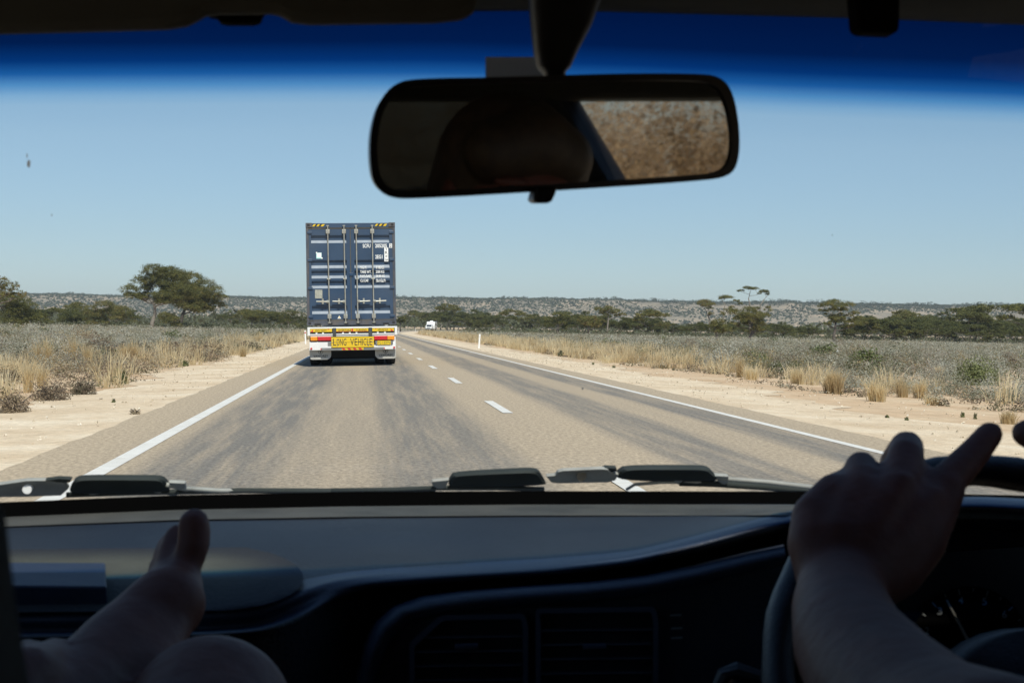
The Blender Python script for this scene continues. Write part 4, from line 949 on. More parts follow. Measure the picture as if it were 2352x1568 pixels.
for a, b in ((122, 330), (762, 968)):
    poly = []
    for cx_, cz_, a0 in ((a + 22, 1396, 180), (b - 45, 1373, 270)):
        rr = 22 if a0 == 180 else 45
        for i in range(7):
            an = math.radians(a0 - 0 + (i * 15 if a0 == 270 else i * 15)); poly.append((sx_(cx_ + rr * math.cos(an)), .02, sz_(cz_ - rr * math.sin(an))))
    poly = [(sx_(a), .02, sz_(1322))] + poly + [(sx_(b), .02, sz_(1322))]; poly = [(x, .08, z) for x, y, z in poly]
    if a > 500: poly = [((sx_(a) + sx_(b)) - x, y, z) for x, y, z in poly]
    fl = MB().prism(poly, (0, .012, 0)).build('mudflap', M_FLAP, tk)
    k = MB(); put_text(k, 'VAWDREY', sx_(a + 34), sx_(b - 30), sz_(1396), sz_(1372), .077, .02)
    put_text(k, 'AUSTRALIA', sx_(a + 58), sx_(b - 60), sz_(1408), sz_(1399), .017, .01) if False else None
    c = (a + b) / 2; 
    ring = [(sx_(c + 26*math.cos(t_)), .077, sz_(1337 - 26*math.sin(t_))) for t_ in [2*PI*i/24 for i in range(24)]]; rin = [(sx_(c + 21*math.cos(t_)), .077, sz_(1337 - 21*math.sin(t_))) for t_ in [2*PI*i/24 for i in range(24)]]
    k.add(ring + rin, [(i, (i+1) % 24, 24 + (i+1) % 24, 24 + i) for i in range(24)]); put_text(k, 'V', sx_(c - 14), sx_(c + 14), sz_(1357), sz_(1320), .076, .03)
    k.build('lettering', M_INK, fl)
# running gear
mb = MB()
for s in (-1, 1): mb.box(min(s*.42, s*.52), max(s*.42, s*.52), .05, 12.6, .72, 1.06)
for y in np.arange(.5, 12.6, 1.2): mb.box(-1.2, 1.2, y, y + .1, 1.0, 1.11)
for s in (-1, 1): mb.box(min(s*1.17, s*1.25), max(s*1.17, s*1.25), .02, 12.6, .99, 1.12)
mb.build('chassis', mat('chassis grey', (.045, .05, .05), .7, .2), tk)
for y in (1.75, 3.0, 4.25):
    MB().tube([(-1.1, y, .5), (1.1, y, .5)], .07, 10).build('axle', M_BLACK, tk)
    for s in (-1, 1):
        wheel(tk, s*1.10, y, .5, .27); wheel(tk, s*.78, y, .5, .27)
        MB().box(min(s*.6, s*1.24), max(s*.6, s*1.24), y - .5, y + .5, 1.01 - .02, .99 - .03).build('mudguard', M_BLACK, tk)
for s in (-1, 1): MB().box(min(s*1.24, s*1.255), max(s*1.24, s*1.255), .3, 12.2, .9, .98).build('side_rail', M_WHITE, tk)
mb = MB(); mb.tube([(-.62, .95, .72), (.62, .95, .72)], .2, 14); mb.tube([(-.62, 5.3, .72), (.62, 5.3, .72)], .22, 14); mb.build('air_tank', M_BLACK, tk)  # tanks added to darken the see-through space under the trailer
mb = MB()
for y in (1.3, 2.55, 3.8): mb.box(-.62, .62, y, y + .12, .36, .9); mb.box(-.6, -.34, y + .1, y + .9, .38, .56); mb.box(.34, .6, y + .1, y + .9, .38, .56)
mb.build('suspension', M_BLACK, tk)  # suspension boxes made wide to stop light showing under the trailer
MB().box(-1.2, 1.2, 5.2, 5.22, .1, .98).build('mudflap', M_BLACK, tk)  # black sheet added unseen under the trailer to block light showing through
MB().box(-.62, .62, 1.42, 1.5, .22, .42).build('under_blocker', M_BLACK, tk)  # beam added to close the bright gap below the bumper
# prime mover
M_CAB = mat('cab paint', (.6, .6, .58), .3, .03, coat=.5)
mb = MB(); mb.prism([(-1.22, 13.0, .7), (-1.22, 13.0, 3.3), (-1.22, 14.8, 3.4), (-1.22, 15.3, 2.9), (-1.22, 15.5, 1.9), (-1.22, 15.6, .7)], (2.44, 0, 0)); mb.build('cab', M_CAB, tk, bevel=.08)
for s in (-1, 1): MB().prism([(s*1.225, 14.0, 1.95), (s*1.225, 15.2, 1.95), (s*1.225, 15.05, 2.8), (s*1.225, 14.0, 2.8)], (s*.01, 0, 0)).build('side_window', M_GLASSD, tk)
MB().box(-1.1, 1.1, 11.0, 15.5, .6, .9).build('chassis', M_BLACK, tk)
for y in (11.3, 12.65, 14.9):
    for s in (-1, 1): wheel(tk, s*1.05, y, .5, .3)

# ------------------------------------------------------------------ the car the photo is taken from
XC = .146
car = empty('car', (XC, 0, gzf(XC, 0)), label='dark interior of the car we ride in, with dashboard, windscreen and mirror', cat='car')
KW = dict(parent=car, keepworld=True)
M_EDGELIGHT = mat('dashboard edge with blue light', (.030, .042, .066), .42, .1, 14, bump=.2, bscale=420)  # lighter crest: blue sun through the dyed glass put into the colour
M_DASH = mat('dashboard vinyl', (.0075, .0100, .0150), .5, .25, 6, bump=.3, bscale=300, dust=(.030, .030, .027), dust_amt=.6, spec=.35)
M_DASHD = mat('dark moulded plastic', (.016, .020, .029), .4, .12, 14, bump=.15, bscale=400)
M_TRAYLIT = mat('grey-green tray light patch', (.050, .053, .043), .85, .15, 25, bump=.3, bscale=300)  # pool of light on the tray, put into the colour
M_DEADBLACK = mat('dead black', (.002, .002, .002), 1.0, 0, spec=0)
M_HEAD = mat('grey headlining', (.09, .09, .078), .95, .06, 30, bump=.1, bscale=500)
M_PLB = mat('satin black plastic', (.010, .010, .011), .35, .1, 10)
M_SEAT = mat('dark seat cloth', (.02, .022, .024), .95, .2, 60, bump=.3, bscale=500)

def yw(x, z): return 1.88 - (z - .872) * 2.03 - .22 * (x - XC) ** 2
def on_glass(px, py, off=0.0):
    a, b = .4, 3.2
    for _ in range(40):
        m = (a + b) / 2; p = at(px, py, m)
        if p.y < yw(p.x, p.z) - off: a = m
        else: b = m
    return at(px, py, (a + b) / 2)
def interp_row(ctrl, xs):
    c = np.array(ctrl, float); ys = np.interp(xs, c[:, 0], c[:, 1]); ds = np.interp(xs, c[:, 0], c[:, 2])
    kk = np.array([1, 2, 3, 2, 1]) / 9.
    yp = np.convolve(np.pad(ys, 2, mode='edge'), kk, 'valid'); dp = np.convolve(np.pad(ds, 2, mode='edge'), kk, 'valid')
    return [at(x, y, d) for x, y, d in zip(xs, yp, dp)]

# windscreen: one curved pane, its top band dyed blue in the glass
def glass_mat(name, band, band_col=(.5, .51, .5, 1), gloss=.35):
    m = bpy.data.materials.new(name); m.use_nodes = True; n, l = m.node_tree.nodes, m.node_tree.links
    n.remove(n['Principled BSDF'])
    tr = n.new('ShaderNodeBsdfTransparent'); gl = n.new('ShaderNodeBsdfGlossy'); gl.inputs['Roughness'].default_value = .02
    fr = n.new('ShaderNodeFresnel'); fr.inputs['IOR'].default_value = 1.3
    mx = n.new('ShaderNodeMixShader'); sc_ = n.new('ShaderNodeMath'); sc_.operation = 'MULTIPLY'; sc_.inputs[1].default_value = gloss
    l.new(fr.outputs['Fac'], sc_.inputs[0]); l.new(sc_.outputs[0], mx.inputs['Fac']); l.new(tr.outputs[0], mx.inputs[1]); l.new(gl.outputs[0], mx.inputs[2])
    l.new(mx.outputs[0], n['Material Output'].inputs['Surface'])
    if band:
        uv = n.new('ShaderNodeUVMap'); uv.uv_map = 'UVMap'; sp = n.new('ShaderNodeSeparateXYZ'); l.new(uv.outputs[0], sp.inputs[0])
        cr = n.new('ShaderNodeValToRGB'); e = cr.color_ramp.elements
        st = [(0, (.93, .965, .955)), (.28, (.93, .965, .955)), (.36, (.66, .83, .93)), (.43, (.25, .54, .80)), (.50, (.035, .22, .52)), (.58, (.004, .075, .27)), (.70, (.001, .027, .115)), (1, (.0007, .017, .078))]
        e[0].position = 0; e[0].color = st[0][1] + (1,); e[1].position = 1; e[1].color = st[-1][1] + (1,)
        for p_, c in st[1:-1]:
            x = e.new(p_); x.color = c + (1,)
        l.new(sp.outputs['Y'], cr.inputs['Fac']); l.new(cr.outputs['Color'], tr.inputs['Color'])
    else: tr.inputs['Color'].default_value = band_col
    return m
xs = np.arange(-900, 3300, 75.)
bandc = np.interp(xs, [-900, 0, 1000, 1400, 1800, 2352, 3300], [228, 209, 204, 214, 233, 253, 315])   # lower limit of the dye
bot = np.interp(xs, [-900, 0, 600, 1200, 1850, 2352, 3300], [1200, 1166, 1150, 1142, 1142, 1148, 1190])
rows = []; uvs = []
for t in (0, .2, .4, .6, .8, 1):
    rows.append([on_glass(x, b + (c + 34 - b) * t) for x, b, c in zip(xs, bot, bandc)]); uvs += [(i / len(xs), .30 * t) for i in range(len(xs))]
for t in (.1, .2, .3, .4, .5, .7, .85, 1):
    rows.append([on_glass(x, (c + 34) + (-115) * t * 2.2) for x, c in zip(xs, bandc)]); uvs += [(i / len(xs), .30 + .70 * t) for i in range(len(xs))]
mb = MB(); mb.grid(rows); o = mb.build('windscreen', glass_mat('laminated windscreen glass', True), smooth=True, **KW)
me = o.data; ul = me.uv_layers.new(name='UVMap'); li = np.empty(len(me.loops), dtype=np.int32); me.loops.foreach_get('vertex_index', li)
ul.data.foreach_set('uv', np.array(uvs, dtype=np.float32)[li].ravel())
WS = o
# black strip painted in for the shaded gap at the foot of the glass
mb = MB()
top = [at(x, y, on_d) for x, y, on_d in [(x, y, (on_glass(x, y).y) / math.cos(.0)) for x, y in zip(xs, np.interp(xs, [-900, 0, 394, 806, 1200, 1850, 2352, 3300], [1195, 1153, 1137, 1129, 1127, 1128, 1137, 1180]))]]
rows = [[on_glass(x, y, .004) for x, y in zip(xs, np.interp(xs, [-900, 0, 394, 806, 1200, 1850, 2352, 3300], [1195, 1153, 1137, 1129, 1127, 1128, 1137, 1180]))],
        [on_glass(x, y, .05) for x, y in zip(xs, np.interp(xs, [-900, 0, 411, 806, 1200, 1850, 2352, 3300], [1235, 1190, 1172, 1164, 1160, 1160, 1170, 1215]))]]
mb.grid(rows); mb.build('windscreen_gap_strip', M_DEADBLACK, **KW)

# dashboard: lofted through profile curves
X = [-500, 0, 300, 480, 600, 690, 760, 850, 1000, 1250, 1450, 1600, 1750, 1900, 2100, 2250, 2400, 2800]
def row(ys, ds): return list(zip(X, ys, ds))
xs2 = np.arange(-480, 2790, 24.)
R1 = row([1205, 1186, 1176, 1170, 1168, 1166, 1164, 1162, 1160, 1158, 1157, 1157, 1157, 1158, 1162, 1166, 1172, 1190], [1.74, 1.79, 1.81, 1.82, 1.83, 1.83, 1.83, 1.84, 1.84, 1.84, 1.84, 1.84, 1.84, 1.83, 1.82, 1.81, 1.80, 1.74])
R2 = row([1222, 1204, 1197, 1192, 1190, 1188, 1187, 1186, 1184, 1183, 1183, 1183, 1176, 1166, 1150, 1148, 1152, 1180], [1.64, 1.68, 1.70, 1.71, 1.71, 1.71, 1.71, 1.72, 1.72, 1.72, 1.72, 1.72, 1.70, 1.62, 1.52, 1.46, 1.44, 1.42])
R3 = row([1262, 1256, 1254, 1252, 1252, 1254, 1256, 1252, 1248, 1240, 1232, 1214, 1182, 1158, 1143, 1139, 1146, 1178], [1.50, 1.51, 1.51, 1.51, 1.51, 1.50, 1.50, 1.50, 1.51, 1.51, 1.50, 1.47, 1.44, 1.42, 1.40, 1.40, 1.39, 1.37])
R4 = row([1360, 1352, 1348, 1345, 1343, 1340, 1322, 1312, 1300, 1286, 1268, 1230, 1188, 1160, 1144, 1140, 1148, 1180], [1.34, 1.35, 1.35, 1.35, 1.35, 1.35, 1.37, 1.38, 1.39, 1.39, 1.39, 1.38, 1.37, 1.37, 1.36, 1.36, 1.36, 1.34])
R5 = row([1428, 1422, 1418, 1412, 1400, 1362, 1332, 1322, 1312, 1297, 1275, 1237, 1195, 1165, 1149, 1145, 1154, 1186], [1.29, 1.29, 1.29, 1.29, 1.29, 1.31, 1.34, 1.355, 1.365, 1.365, 1.36, 1.355, 1.35, 1.345, 1.34, 1.34, 1.34, 1.32])
R6 = row([1456, 1452, 1450, 1447, 1438, 1395, 1350, 1336, 1324, 1310, 1288, 1250, 1208, 1178, 1162, 1158, 1166, 1200], [1.31, 1.31, 1.31, 1.31, 1.31, 1.32, 1.33, 1.34, 1.345, 1.345, 1.34, 1.335, 1.33, 1.325, 1.32, 1.32, 1.32, 1.30])
R7 = row([1462, 1459, 1457, 1453, 1446, 1415, 1372, 1350, 1338, 1322, 1300, 1263, 1222, 1194, 1178, 1174, 1184, 1218], [1.245, 1.245, 1.245, 1.245, 1.25, 1.29, 1.33, 1.345, 1.35, 1.35, 1.345, 1.34, 1.335, 1.335, 1.33, 1.33, 1.33, 1.31])
R8 = row([1478, 1475, 1472, 1468, 1462, 1445, 1400, 1362, 1348, 1332, 1312, 1276, 1238, 1210, 1196, 1192, 1202, 1234], [1.25, 1.25, 1.25, 1.25, 1.26, 1.29, 1.34, 1.40, 1.42, 1.42, 1.41, 1.40, 1.40, 1.41, 1.42, 1.42, 1.42, 1.40])
R9 = row([1760, 1760, 1760, 1760, 1760, 1750, 1740, 1740, 1740, 1740, 1740, 1740, 1740, 1740, 1740, 1740, 1740, 1740], [1.27, 1.27, 1.27, 1.27, 1.28, 1.31, 1.36, 1.42, 1.42, 1.42, 1.42, 1.42, 1.42, 1.43, 1.44, 1.44, 1.44, 1.44])
mb = MB(); rr = [interp_row(r, xs2) for r in (R1, R2, R3, R4, R5, R6, R7, R8, R9)]
rr = [rr[0]] + [r for i in range(len(rr) - 1) for r in ([[p.lerp(q, t) for p, q in zip(rr[i], rr[i+1])] for t in ((.5, 1) if i < 7 else (.33, .66, 1))])]
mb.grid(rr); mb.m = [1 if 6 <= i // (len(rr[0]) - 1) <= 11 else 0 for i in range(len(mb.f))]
dash = mb.build('dashboard', [M_DASH, M_EDGELIGHT], smooth=True, **KW)
sb = dash.modifiers.new('s', 'SUBSURF'); sb.levels = sb.render_levels = 1
KD = dict(parent=dash, keepworld=True)
# painted pool of light on the passenger tray, rounded at its right
def surf(px, py):     # depth of the dash top at a survey position, from the control curves
    ctr = [(np.interp(px, [c[0] for c in r], [c[1] for c in r]), np.interp(px, [c[0] for c in r], [c[2] for c in r])) for r in (R1, R2, R3, R4, R5)]
    return float(np.interp(py, [c[0] for c in ctr], [c[1] for c in ctr]))
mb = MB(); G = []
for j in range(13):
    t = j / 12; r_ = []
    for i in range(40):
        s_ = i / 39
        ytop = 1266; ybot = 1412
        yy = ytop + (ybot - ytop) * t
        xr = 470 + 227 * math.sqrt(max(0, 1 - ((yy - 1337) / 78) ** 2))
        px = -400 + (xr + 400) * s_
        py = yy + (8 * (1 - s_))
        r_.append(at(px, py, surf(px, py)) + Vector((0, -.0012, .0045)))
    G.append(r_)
mb.grid(G); tl = mb.build('tray_light_patch', M_TRAYLIT, smooth=True, **KD)
ul = tl.data.uv_layers.new(name='UVMap'); li = np.empty(len(tl.data.loops), dtype=np.int32); tl.data.loops.foreach_get('vertex_index', li)
ul.data.foreach_set('uv', np.array([(i / 39, j / 12) for j in range(13) for i in range(40)], dtype=np.float32)[li].ravel())
n_, l_ = M_TRAYLIT.node_tree.nodes, M_TRAYLIT.node_tree.links   # painted light fades out towards the rim of the tray
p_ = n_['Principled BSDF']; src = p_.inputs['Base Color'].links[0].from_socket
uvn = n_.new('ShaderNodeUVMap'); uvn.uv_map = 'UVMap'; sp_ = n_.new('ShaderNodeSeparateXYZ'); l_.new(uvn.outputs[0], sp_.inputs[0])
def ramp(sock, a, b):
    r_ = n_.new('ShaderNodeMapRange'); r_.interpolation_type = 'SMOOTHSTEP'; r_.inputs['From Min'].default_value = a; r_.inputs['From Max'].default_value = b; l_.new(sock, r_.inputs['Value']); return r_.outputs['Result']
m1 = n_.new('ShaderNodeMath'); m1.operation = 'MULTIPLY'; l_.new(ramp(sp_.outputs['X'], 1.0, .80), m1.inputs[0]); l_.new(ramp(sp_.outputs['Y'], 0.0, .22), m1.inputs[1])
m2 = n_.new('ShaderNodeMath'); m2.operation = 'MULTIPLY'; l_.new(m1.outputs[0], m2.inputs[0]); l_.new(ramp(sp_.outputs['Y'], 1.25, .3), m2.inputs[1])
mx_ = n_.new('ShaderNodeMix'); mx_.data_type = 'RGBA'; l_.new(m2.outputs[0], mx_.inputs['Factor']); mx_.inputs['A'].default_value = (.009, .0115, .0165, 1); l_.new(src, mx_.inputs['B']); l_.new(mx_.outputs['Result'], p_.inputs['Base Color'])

mb = MB(); mb.grid([[at(x, y, surf(x, y)) + Vector((0, -.0008, .0016)) for x, y in zip(xs2, np.interp(xs2, [-480, 0, 411, 806, 1200, 1850, 2790], [a_, b_, c_, d_, e_, f_, g_]))] for a_, b_, c_, d_, e_, f_, g_ in
    ((1212, 1190, 1173, 1165, 1161, 1161, 1180), (1222, 1198, 1181, 1174, 1171, 1171, 1190), (1232, 1207, 1190, 1183, 1180, 1180, 1200), (1238, 1212, 1196, 1189, 1186, 1186, 1206))])
mb.build('dash_front_strip', mat('lighter grey dash strip', (.045, .047, .042), .8, .25, 18, bump=.3, bscale=300, dust=(.09, .085, .07), dust_amt=.7), smooth=True, **KD)  # lighter grey strip along the front of the dash top
# centre console face with its rounded outer edge
mb = MB()
def arc(off, dd):
    pts = [(812, 1760), (815, 1600), (822, 1540), (838, 1480), (862, 1430), (905, 1392), (970, 1370), (1060, 1358), (1200, 1347), (1350, 1337), (1480, 1322), (1600, 1298), (1720, 1268), (1800, 1250)]
    return [at(x + off * (1 if i < 8 else .2), y + off * (0.2 if i < 3 else (.7 if i < 6 else 1)), dd) for i, (x, y) in enumerate(pts)]
rows = [arc(-6, 1.40), arc(0, 1.34), arc(10, 1.315), arc(26, 1.31), arc(44, 1.325)]
mb.grid(rows); mb.build('console_edge', M_EDGELIGHT, smooth=True, **KD)
mb = MB(); n_ = len(arc(0, 1)); base = [at(x, 1790, 1.33) for x in np.linspace(830, 1830, n_)]
fa = arc(44, 1.33)
mb.grid([fa, [a.lerp(b, .5) for a, b in zip(fa, base)], base]); mb.build('console_face', M_DASHD, smooth=False, **KD)
M_SLAT = mat('moulded vent plastic', (.045, .056, .078), .45, .1, 14)
def vent(x0, x1, y0, y1, cut):
    v_ = empty('air_vent', at((x0 + x1) / 2, y1, 1.31)); bpy.context.view_layer.update()
    v_.parent = dash; v_.matrix_parent_inverse = dash.matrix_world.inverted()
    bpy.context.view_layer.update()
    kv = dict(parent=v_, keepworld=True)
    def P(x, y, d): return at(x, y, d)
    r_ = 26
    out = [(x0 + cut, y0), (x1 - 8, y0 - 4), (x1, y0 + r_), (x1, y1), (x0, y1), (x0, y0 + max(cut * .9, r_))]
    inn = [(x0 + cut + 8, y0 + 12), (x1 - 16, y0 + 8), (x1 - 12, y0 + r_ + 6), (x1 - 12, y1 - 10), (x0 + 12, y1 - 10), (x0 + 12, y0 + max(cut * .9, r_) + 8)]
    def rnd(P, r):
        Q = []
        for i in range(len(P)):
            p0, p, p1 = Vector(P[i-1]), Vector(P[i]), Vector(P[(i+1) % len(P)]); a, b = p + (p0 - p).normalized() * r, p + (p1 - p).normalized() * r
            Q += [tuple(a * (1-t)**2 + p * 2*t*(1-t) + b * t*t) for t in (0, .25, .5, .75, 1)]
        return Q
    out, inn = rnd(out, 11), rnd(inn, 7)
    m_ = MB(); n_ = len(out)
    vs = [P(x, y, 1.305) for x, y in out] + [P(x, y, 1.305) for x, y in inn] + [P(x, y, 1.36) for x, y in inn] + [P(x, y, 1.335) for x, y in out]
    fs = []
    for a in range(n_):
        b = (a + 1) % n_; fs += [(a, b, n_ + b, n_ + a), (n_ + a, n_ + b, 2*n_ + b, 2*n_ + a), (3*n_ + a, 3*n_ + b, b, a)]
    fs.append(tuple(2*n_ + i for i in range(n_)))
    m_.add(vs, fs); m_.build('vent_frame', M_SLAT, **kv)
    m_ = MB(); yy = y0 + 48
    while yy < y1 - 14:
        xa = x0 + 14 + (max(0, cut * (1 - (yy - y0) / (cut * .9 + 1))) if cut else 0)
        a, b, c, d = P(xa, yy, 1.308), P(x1 - 14, yy - 3, 1.308), P(x1 - 14, yy + 2, 1.335), P(xa, yy + 5, 1.335)
        m_.prism([a, b, c, d], (0, 0, -.0022)); yy += 33
    m_.build('vent_slats', M_SLAT, **kv)
    xm = (x0 + x1) / 2; m_ = MB(); m_.prism([P(xm - 30, 1482, 1.300), P(xm + 22, 1480, 1.300), P(xm + 22, 1488, 1.300), P(xm - 30, 1490, 1.300)], (0, .008, 0)); m_.build('vent_tab', M_SLAT, **kv)
vent(940, 1213, 1412, 1640, 70); vent(1230, 1512, 1396, 1640, 0)
M_MARK = mat('pale printed mark', (.16, .17, .155), .6, 0)
mb = MB()
for x, y in ((1551, 1410), (1553, 1440), (1553, 1462)): mb.prism([at(x - 12, y, 1.318), at(x + 14, y - 1, 1.318), at(x + 14, y + 3, 1.318), at(x - 12, y + 4, 1.318)], (0, -.001, 0))
mb.build('slider_marks', M_MARK, **KD)
# narrow panel line and stalk right of the vents
mb = MB(); mb.tube([at(1640, 1600, 1.2), at(1665, 1550, 1.2), at(1690, 1540, 1.2), at(1760, 1560, 1.2)], [.006, .0075, .0075, .006], 10)
mb.build('control_stalk', M_PLB, **KD)

# instrument cluster behind the wheel
mb = MB()
hood = [[at(x, y, d) for x, y in zip((1850, 1900, 2000, 2120, 2260, 2400, 2560, 2700), ys)] for ys, d in (((1300, 1240, 1205, 1190, 1186, 1190, 1205, 1240), 1.345), ((1340, 1275, 1235, 1218, 1213, 1217, 1235, 1270), 1.40), ((1360, 1300, 1260, 1240, 1236, 1240, 1258, 1290), 1.47))]
mb.grid(hood); mb.build('cluster_hood', M_DASHD, smooth=True, **KD)
mb = MB(); mb.prism([at(1840, 1290, 1.41), at(2720, 1230, 1.41), at(2720, 1760, 1.40), at(1840, 1760, 1.40)], (0, .01, 0)); cf = mb.build('gauge_panel', M_PLB, **KD)
KG = dict(parent=dash, keepworld=True)
gc = (2229, 1480)
def dial(cx_, cy_, r, nums, a0, a1, need):
    m_ = MB(); n_ = 40
    for rr_ in (r,):
        ring = [at(cx_ + rr_*math.cos(2*PI*i/n_), cy_ + rr_*math.sin(2*PI*i/n_), 1.398) for i in range(n_)]
        m_.add(ring, [tuple(range(n_))])
    m_.build('gauge_face', M_DEADBLACK, **KG)
    m_ = MB()
    for i, s in enumerate(nums):
        a = math.radians(a0 + (a1 - a0) * i / (len(nums) - 1)); x, y = cx_ - (r - 30)*math.cos(a), cy_ - (r - 30)*math.sin(a)
        vs, fs = text_mesh(s, 11, 17, .01)
        m_.add([at(x + v_[0], y - v_[2], 1.396) for v_ in vs], fs)
        for k_ in range(2):
            aa = a + math.radians((a1 - a0) / (len(nums) - 1)) * k_ / 2; c, s_ = math.cos(aa), math.sin(aa); l1 = 14 if k_ == 0 else 8
            P = [(cx_ - (r-4)*c - 1.2*s_, cy_ - (r-4)*s_ + 1.2*c), (cx_ - (r-4)*c + 1.2*s_, cy_ - (r-4)*s_ - 1.2*c), (cx_ - (r-4-l1)*c + 1.2*s_, cy_ - (r-4-l1)*s_ - 1.2*c), (cx_ - (r-4-l1)*c - 1.2*s_, cy_ - (r-4-l1)*s_ + 1.2*c)]
            m_.add([at(x_, y_, 1.396) for x_, y_ in P], [(0, 1, 2, 3)])
    m_.build('gauge_marks', M_MARK, **KG)
    a = math.radians(need); m_ = MB(); m_.tube([at(cx_, cy_, 1.393), at(cx_ - (r - 18)*math.cos(a), cy_ - (r - 18)*math.sin(a), 1.393)], [.0016, .0008], 6)
    m_.build('needle', mat('pale needle', (.22, .21, .17), .5, 0), **KG)
dial(2229, 1480, 135, ['1', '2', '3', '4', '5', '6', '7'], -12, 168, 62)
dial(2520, 1480, 150, ['0', '20', '40', '60', '80', '100', '120', '140', '160', '180'], -30, 210, 120)
dial(1930, 1480, 75, ['C', 'H'], 30, 150, 80)

# steering wheel
wc = at(2362, 1600, 1.11); sw = empty('steering_wheel', wc); bpy.context.view_layer.update(); sw.parent = car; bpy.context.view_layer.update(); sw.matrix_parent_inverse = car.matrix_world.inverted(); bpy.context.view_layer.update()
tau = math.radians(33); nrm = Vector((0, -math.cos(tau), math.sin(tau))); U_ = Vector((1, 0, 0)); V_ = Vector((0, math.sin(tau), math.cos(tau)))
RW = .1905
M_RIM = mat('black wheel grip', (.016, .018, .023), .38, .1, 30, bump=.2, bscale=500)
mb = MB(); rows = []
for i in range(73):
    a = 2*PI*i/72; c = wc + (U_*math.cos(a) + V_*math.sin(a)) * RW; rd_ = U_*math.cos(a) + V_*math.sin(a)
    wob = .0008 * math.cos(a * 18)
    rows.append([c + rd_ * (.0125 + wob) * math.cos(b) + nrm * (.0155 + wob) * math.sin(b) for b in [2*PI*k/18 for k in range(19)]])
mb.grid(rows); mb.build('rim', M_RIM, parent=sw, smooth=True, keepworld=True)
mb = MB()
hubp = [wc + nrm*.012 + (U_*math.cos(t_)*.085 + V_*(math.sin(t_)*.062 - .012)) for t_ in [2*PI*i/32 for i in range(32)]]
hub2 = [wc + nrm*.045 + (U_*math.cos(t_)*.070 + V_*(math.sin(t_)*.048 - .012)) for t_ in [2*PI*i/32 for i in range(32)]]
hub0 = [wc - nrm*.04 + (U_*math.cos(t_)*.05 + V_*(math.sin(t_)*.04 - .012)) for t_ in [2*PI*i/32 for i in range(32)]]
mb.add(hub0 + hubp + hub2, [(i, (i+1) % 32, 32 + (i+1) % 32, 32 + i) for i in range(32)] + [(32 + i, 32 + (i+1) % 32, 64 + (i+1) % 32, 64 + i) for i in range(32)] + [tuple(range(64, 96))])
mb.build('hub', M_RIM, parent=sw, smooth=True, keepworld=True)
for a in (math.radians(-12), math.radians(192), math.radians(-70), math.radians(250)):
    rd_ = U_*math.cos(a) + V_*math.sin(a); MB().tube([wc + rd_*.05, wc + rd_*.12 - nrm*.0, wc + rd_*(RW - .004)], [.016, .013, .011], 10).build('spoke', M_RIM, parent=sw, smooth=True, keepworld=True)
MB().tube([wc - nrm*.03, wc - nrm*.30], [.04, .05], 16).build('steering_column', M_PLB, **KW)

# headlining, header, visor, clips
MB().grid([[at(x, y, d) for x, y in zip((-900, 0, 470, 640, 1060, 1220, 1390, 1700, 2000, 2352, 2700, 3300), ys)] for ys, d in
          (((60, 34, 27, 26, 27, 26, 28, 36, 44, 58, 78, 130), 1.02), ((50, 22, 16, 15, 15, 15, 16, 24, 32, 46, 66, 120), .985), ((20, -10, -16, -17, -17, -17, -16, -8, 0, 14, 30, 90), .95), ((-60, -90, -96, -97, -97, -97, -96, -88, -80, -66, -50, 10), .88))]).build('roof_header', M_HEAD, smooth=True, **KW)
zR = 1.335
M_CLIP = mat('dull black clip', (.008, .008, .008), .95, .1, spec=.05)
def blockbox(name, x0, x1, y0, y1, z0, z1, m, bev=.01):
    return MB().box(x0, x1, y0, y1, z0, z1).build(name, m, bevel=bev, **KW)
blockbox('roof', XC - .66, XC + .66, -2.2, .92, zR, zR + .035, M_HEAD)
vis = [(-330, 82), (0, 72), (200, 67), (380, 62), (425, 55), (448, 44), (470, 31), (500, 27), (620, 26), (640, 30), (668, 46), (710, 51), (1000, 47), (1060, 40), (1095, 24), (1100, -60), (600, -110), (-330, -120)]
mb = MB(); mb.prism([at(x, y, .90) for x, y in vis], (0, .016, .0)); mb.build('sun_visor', M_HEAD, bevel=.005, **KW)
mb = MB(); mb.prism([at(x, y, .93) for x, y in ((470, 24), (612, 22), (600, 36), (598, 48), (580, 53), (520, 53), (502, 49), (498, 38), (478, 36))], (0, .012, .0)); mb.build('visor_clip', M_CLIP, bevel=.002, **KW)
mb = MB(); mb.prism([at(x, y, .92) for x, y in ((1965, -20), (2070, -20), (2068, 72), (2058, 75), (1990, 72), (1972, 66))], (0, .02, .0)); mb.build('visor_clip', M_CLIP, bevel=.003, **KW)
# paper toll sticker on the glass
st_ = MB(); st_.grid([[on_glass(x, y, .004) for x in (1115, 1180, 1250, 1300)] for y in (131, 155, 190)]); st_.build('windscreen_sticker', mat('grey paper sticker back', (.50, .60, .74), .8, .04), parent=car, keepworld=True)

mb = MB()
for px, py, w_, h_ in ((66, 376, 5, 11), (1338, 892, 3.5, 3.5), (62, 358, 2, 7), (119, 494, 2, 3), (1108, 585, 1.5, 1.5), (1912, 540, 1.5, 2)):
    c_ = [on_glass(px + w_ * math.cos(t_) * random.uniform(.6, 1), py + h_ * math.sin(t_) * random.uniform(.6, 1), .002) for t_ in [2*PI*i/11 for i in range(11)]]
    mb.add(c_, [tuple(range(11))])
mb.build('insect_splatter', leaf_mat('dried splatter', [(0, (.3, .29, .26)), (1, (.3, .29, .26))], .6), **KW)
